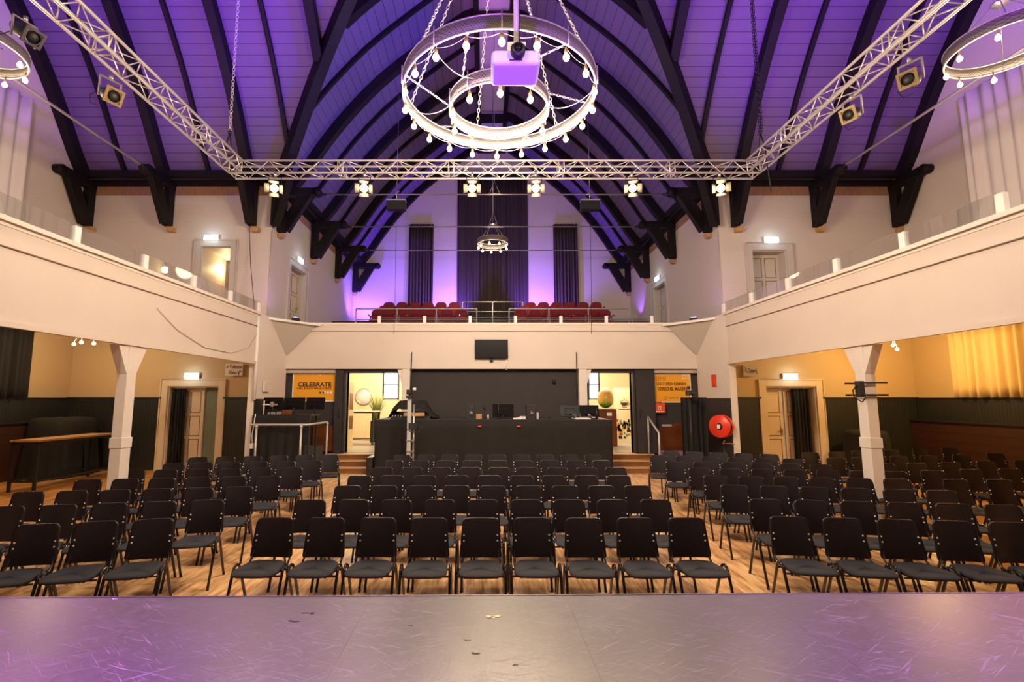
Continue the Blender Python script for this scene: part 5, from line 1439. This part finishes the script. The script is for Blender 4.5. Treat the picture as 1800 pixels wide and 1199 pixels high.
RIGHT = [[(1384,908),(1479,912),(1575,914),(1673,917),(1770,918)],[(1343,877),(1423,880),(1504,882),(1585,884),(1670,886),(1757,887)],[(1288,852),(1358,855),(1427,857),(1502,859),(1576,860),(1653,862)],[(1257,836),(1318,837),(1380,839),(1442,840),(1507,841),(1574,842)],[(1229,823),(1282,824),(1337,824.5),(1394,826),(1450,827),(1507,828),(1573,829)],[(1188,811.5),(1238,812),(1288,813),(1337,814),(1391,815),(1445,817)],[(1158,800),(1202,801.5),(1247,803),(1296,804),(1344,805),(1394,807)],[(1180,793),(1221,794),(1264,795.5),(1307,797),(1352,798.5)]]
def fitrow(pts):
    P = row_from_px(pts); n = len(P); A_, B_ = P[0], P[-1]
    # smooth the row: straight line, even steps
    mx = sum(p.x for p in P)/n; my = sum(p.y for p in P)/n
    sxx = sum((p.x-mx)**2 for p in P); sxy = sum((p.x-mx)*(p.y-my) for p in P); sl = sxy/sxx
    return [Vector((p.x, my+sl*(p.x-mx), 0)) for p in P], math.atan(sl)
for r_, pts in enumerate(LEFT):
    P, ang = fitrow(pts); n = len(P)
    x0, x1 = P[0].x, P[-1].x
    for k, p in enumerate(P):
        x = x0+(x1-x0)*k/(n-1); y = P[0].y+(P[-1].y-P[0].y)*k/(n-1)
        place_chair(x, y, ang, 'black chair, bar table side block, %s row from stage, %s from the aisle' % (ordn[r_], ordn[n-1-k]), 'chairs in the block beside the bar table')
for r_, pts in enumerate(RIGHT):
    P, ang = fitrow(pts); n = len(P)
    x0, x1 = P[0].x, P[-1].x
    for k, p in enumerate(P):
        x = x0+(x1-x0)*k/(n-1); y = P[0].y+(P[-1].y-P[0].y)*k/(n-1)
        place_chair(x, y, ang, 'black chair, hose reel side block, %s row from stage, %s from the aisle' % (ordn[r_], ordn[k]), 'chairs in the block before the hose reel')
FAR = [[(1679,843),(1756,843)],[(1638,827),(1706,825),(1774,824)],[(1556,815),(1611,814),(1671,813),(1733,811),(1799,809)],[(1469,805),(1512,804),(1580,802),(1632,801),(1689,799),(1749,797)],[(1424,795.5),(1471,794.5),(1511,793),(1567,791),(1617,789),(1668,787)]]
for r_, pts in enumerate(FAR):
    P = row_from_px(pts)
    for k, p in enumerate(P):
        place_chair(p.x, p.y, -.06, 'black chair near the ochre curtain, %s row from stage, %s from the cream column' % (ordn[r_], ordn[k]), 'chairs under the side gallery')

# three-bulb lamps under the galleries
for pts, Y, lb in ((((130,605),(143,602),(165,604)),12.0,'three small lit spots under the gallery above the bar table'),(((1545,612),(1570,607),(1577,614)),12.2,'three small lit spots under the gallery beyond the cream column')):
    P = [at(x,y,Y+.0*i) for i,(x,y) in enumerate(pts)]; c = sum(P, Vector())/3
    t = thing('spot_cluster',lb,'lamp',(c.x,Y,3.8))
    MB().lathe([(.0,-.03),(.10,-.03),(.10,0),(.0,0)],n=18).build('ceiling_plate','white',t)
    for p in P:
        q = p - Vector(t.location); MB().tube([(0,0,-.03),(q.x,q.y,q.z+.06)],.010,6).build('arm','steel',t)
        MB().lathe([(.0,-.04),(.035,-.025),(.042,.0),(.03,.03),(.0,.05)],q,12).build('bulb','bulb2',t)

# ------------------------------------------------------------------ lights
def light(kind, name, loc, power, col, size=.1, tgt=None, angle=None, blend=.5):
    l = bpy.data.lights.new(name, kind); l.energy = power; l.color = col
    o = bpy.data.objects.new(name, l); COL.objects.link(o); o.location = loc
    if kind in ('POINT','SPOT'): l.shadow_soft_size = size
    if kind == 'AREA': l.shape='RECTANGLE'; l.size = size; l.size_y = size
    if kind == 'SPOT': l.spot_size = angle; l.spot_blend = blend
    if tgt is not None:
        d = Vector(tgt)-Vector(loc); o.rotation_euler = d.to_track_quat('-Z','Y').to_euler()
    return o
WARM = (1,.78,.55)
# chandeliers
for k in range(5):
    a = 2*PI*k/5; light('POINT','chandelier_light',(.2+.8*math.cos(a),7.3+.8*math.sin(a),5.85),270,WARM,.12)
light('POINT','small_chandelier_light',(C0,18.4,6.9),210,WARM,.3)
light('POINT','side_chandelier_light',(8.45,7.3,6.6),230,WARM,.3); light('POINT','side_chandelier_light',(-8.45,7.3,6.6),230,WARM,.3)
# under the galleries
light('POINT','gallery_spot_and_fill',(-10.0,11.5,3.2),120,(1,.72,.45),.12); light('POINT','gallery_spot_and_fill',(10.3,11.7,3.2),190,(1,.62,.22),.12)
light('POINT','gallery_spot_and_fill',(-9.5,6.5,3.3),100,(1,.72,.45),.12); light('POINT','gallery_spot_and_fill',(9.8,6.5,3.3),190,(1,.62,.22),.12)  # extra unseen point lights, added to brighten the near gallery undersides
light('POINT','lobby_light',(-8.2,14.9,6.0),22,(1,.75,.4),.1)
# foyer
light('POINT','foyer_light',(-3.9,17.0,3.0),230,(1,.84,.62),.2); light('POINT','foyer_light',(3.9,16.6,3.0),230,(1,.84,.62),.2)
# truss lamps towards the stage
for px, lb in LAMPS:
    p = at(px,331,YF-.1); light('SPOT','truss_lamp_light',(p.x,YF-.2,p.z),260,(1,.74,.46),.08,(p.x*.4,0,1.0),math.radians(62),.6)
# added warm fill: unseen spots at the rig's near end, aimed down the hall
for x in (-4.5,-1.5,1.9,4.9): light('SPOT','hall_fill_light',(x,1.4,6.8),640,(1,.83,.67),.25,(x*1.25,11.5,0.5),math.radians(85),.8)
# violet / blue ceiling lights
VIO = (.34,.10,1.0); BLU = (.10,.06,1.0); MAG = (.62,.10,1.0)
# fixtures on top of the rig, tilted up at the roof
for sg in (-1, 1):
    cx = C0 + sg*5.75
    light('SPOT','violet_uplight',(cx,3.0,7.5),3500,(.34,.045,1),.1,(C0+sg*9.4,10.6,13.0),math.radians(64),.6)
    light('SPOT','violet_uplight',(cx,4.2,7.5),1700,(.27,.04,1),.1,(C0+sg*5.2,11.2,12.9),math.radians(60),.6)
    light('SPOT','blue_uplight',(cx,2.2,7.5),3200,(.05,.02,1),.1,(C0+sg*10.5,8.2,14.2),math.radians(60),.8)
light('SPOT','blue_uplight',(6.0,6.6,7.5),8000,(.02,.03,1),.08,(-3.7,12.8,11.4),math.radians(40),.7)
light('SPOT','blue_uplight',(-5.5,6.6,7.5),3500,(.06,.02,1),.08,(4.2,12.8,11.4),math.radians(40),.7)
light('SPOT','magenta_uplight',(.3,1.2,1.2),3200,(.30,.05,1),.2,(.3,10.0,13.6),math.radians(44),.5)
light('SPOT','magenta_uplight',(.25,10.7,7.6),900,(.62,.10,1),.05,(.25,15.5,14.2),math.radians(30),.7)
light('SPOT','magenta_uplight',(.25,5.4,6.9),1500,(.62,.10,1),.05,(.25,11.8,14.2),math.radians(24),.7)
light('SPOT','blue_uplight',(-5.5,21.5,5.3),1100,(.16,.06,1),.05,(-5.6,22.8,7.4),math.radians(110),.8)
light('SPOT','blue_uplight',(-1.45,21.5,5.3),1500,(.20,.07,1),.04,(-2.1,22.8,7.6),math.radians(100),.6)
light('SPOT','blue_uplight',(2.05,21.5,5.3),1500,(.20,.07,1),.04,(2.75,22.8,7.6),math.radians(100),.6)
light('SPOT','blue_uplight',(6.3,21.0,5.3),120,(.30,.10,1),.05,(6.8,21.5,7.5),math.radians(80),.6)
light('SPOT','violet_wall_light',(-5.75,13.3,4.3),22,(.45,.25,1),.05,(-6.35,14.4,6.0),math.radians(80),.6)
light('SPOT','violet_wall_light',(6.1,13.3,4.3),22,(.45,.25,1),.05,(6.85,14.4,6.0),math.radians(80),.6)
# unseen violet spots added behind the camera to tint the stage
light('SPOT','stage_violet_fill',(-4.4,-1.6,6.2),8500,(.62,.10,1),.15,(-2.4,1.2,1.0),math.radians(36),1)
light('SPOT','stage_violet_fill',(-1.6,-1.6,6.2),4800,(.50,.10,1),.15,(-1.0,.9,1.0),math.radians(26),1)
light('SPOT','stage_violet_fill',(4.8,-1.6,6.2),9500,(.52,.12,1),.15,(2.7,1.2,1.0),math.radians(36),1)
light('SPOT','stage_warm_fill',(.6,-2.2,6.2),700,(1,.66,.45),.15,(.15,1.5,1.0),math.radians(22),1)  # added unseen warm spots, brighten the stage middle and one side
light('SPOT','stage_warm_fill',(4.6,-2.2,6.2),2200,(1,.62,.25),.15,(2.35,2.3,1.0),math.radians(12),1)
for o in [o for o in bpy.data.objects if o.name.startswith('exit_sign')]:  # added point light before each sign, imitates its lens halo
    d = Vector((0,-.28,.0)); d.rotate(o.rotation_euler); light('POINT','exit_sign_halo',tuple(Vector(o.location)+d),3.5,(.6,.85,1),.06)

w = bpy.data.worlds.new('world'); SC.world = w; w.use_nodes = True
w.node_tree.nodes['Background'].inputs[0].default_value = (.5,.45,.5,1); w.node_tree.nodes['Background'].inputs[1].default_value = .3
SC.view_settings.view_transform = 'Standard'; SC.view_settings.look = 'None'; SC.view_settings.gamma = 1
SC.view_settings.use_curve_mapping = False
SC.view_settings.exposure = 0.12
SC.cycles.use_denoising = True
SC.cycles.max_bounces = 8; SC.cycles.diffuse_bounces = 5; SC.cycles.glossy_bounces = 3; SC.cycles.transmission_bounces = 4; SC.cycles.transparent_max_bounces = 8
SC.cycles.sample_clamp_indirect = 4; SC.cycles.sample_clamp_direct = 0
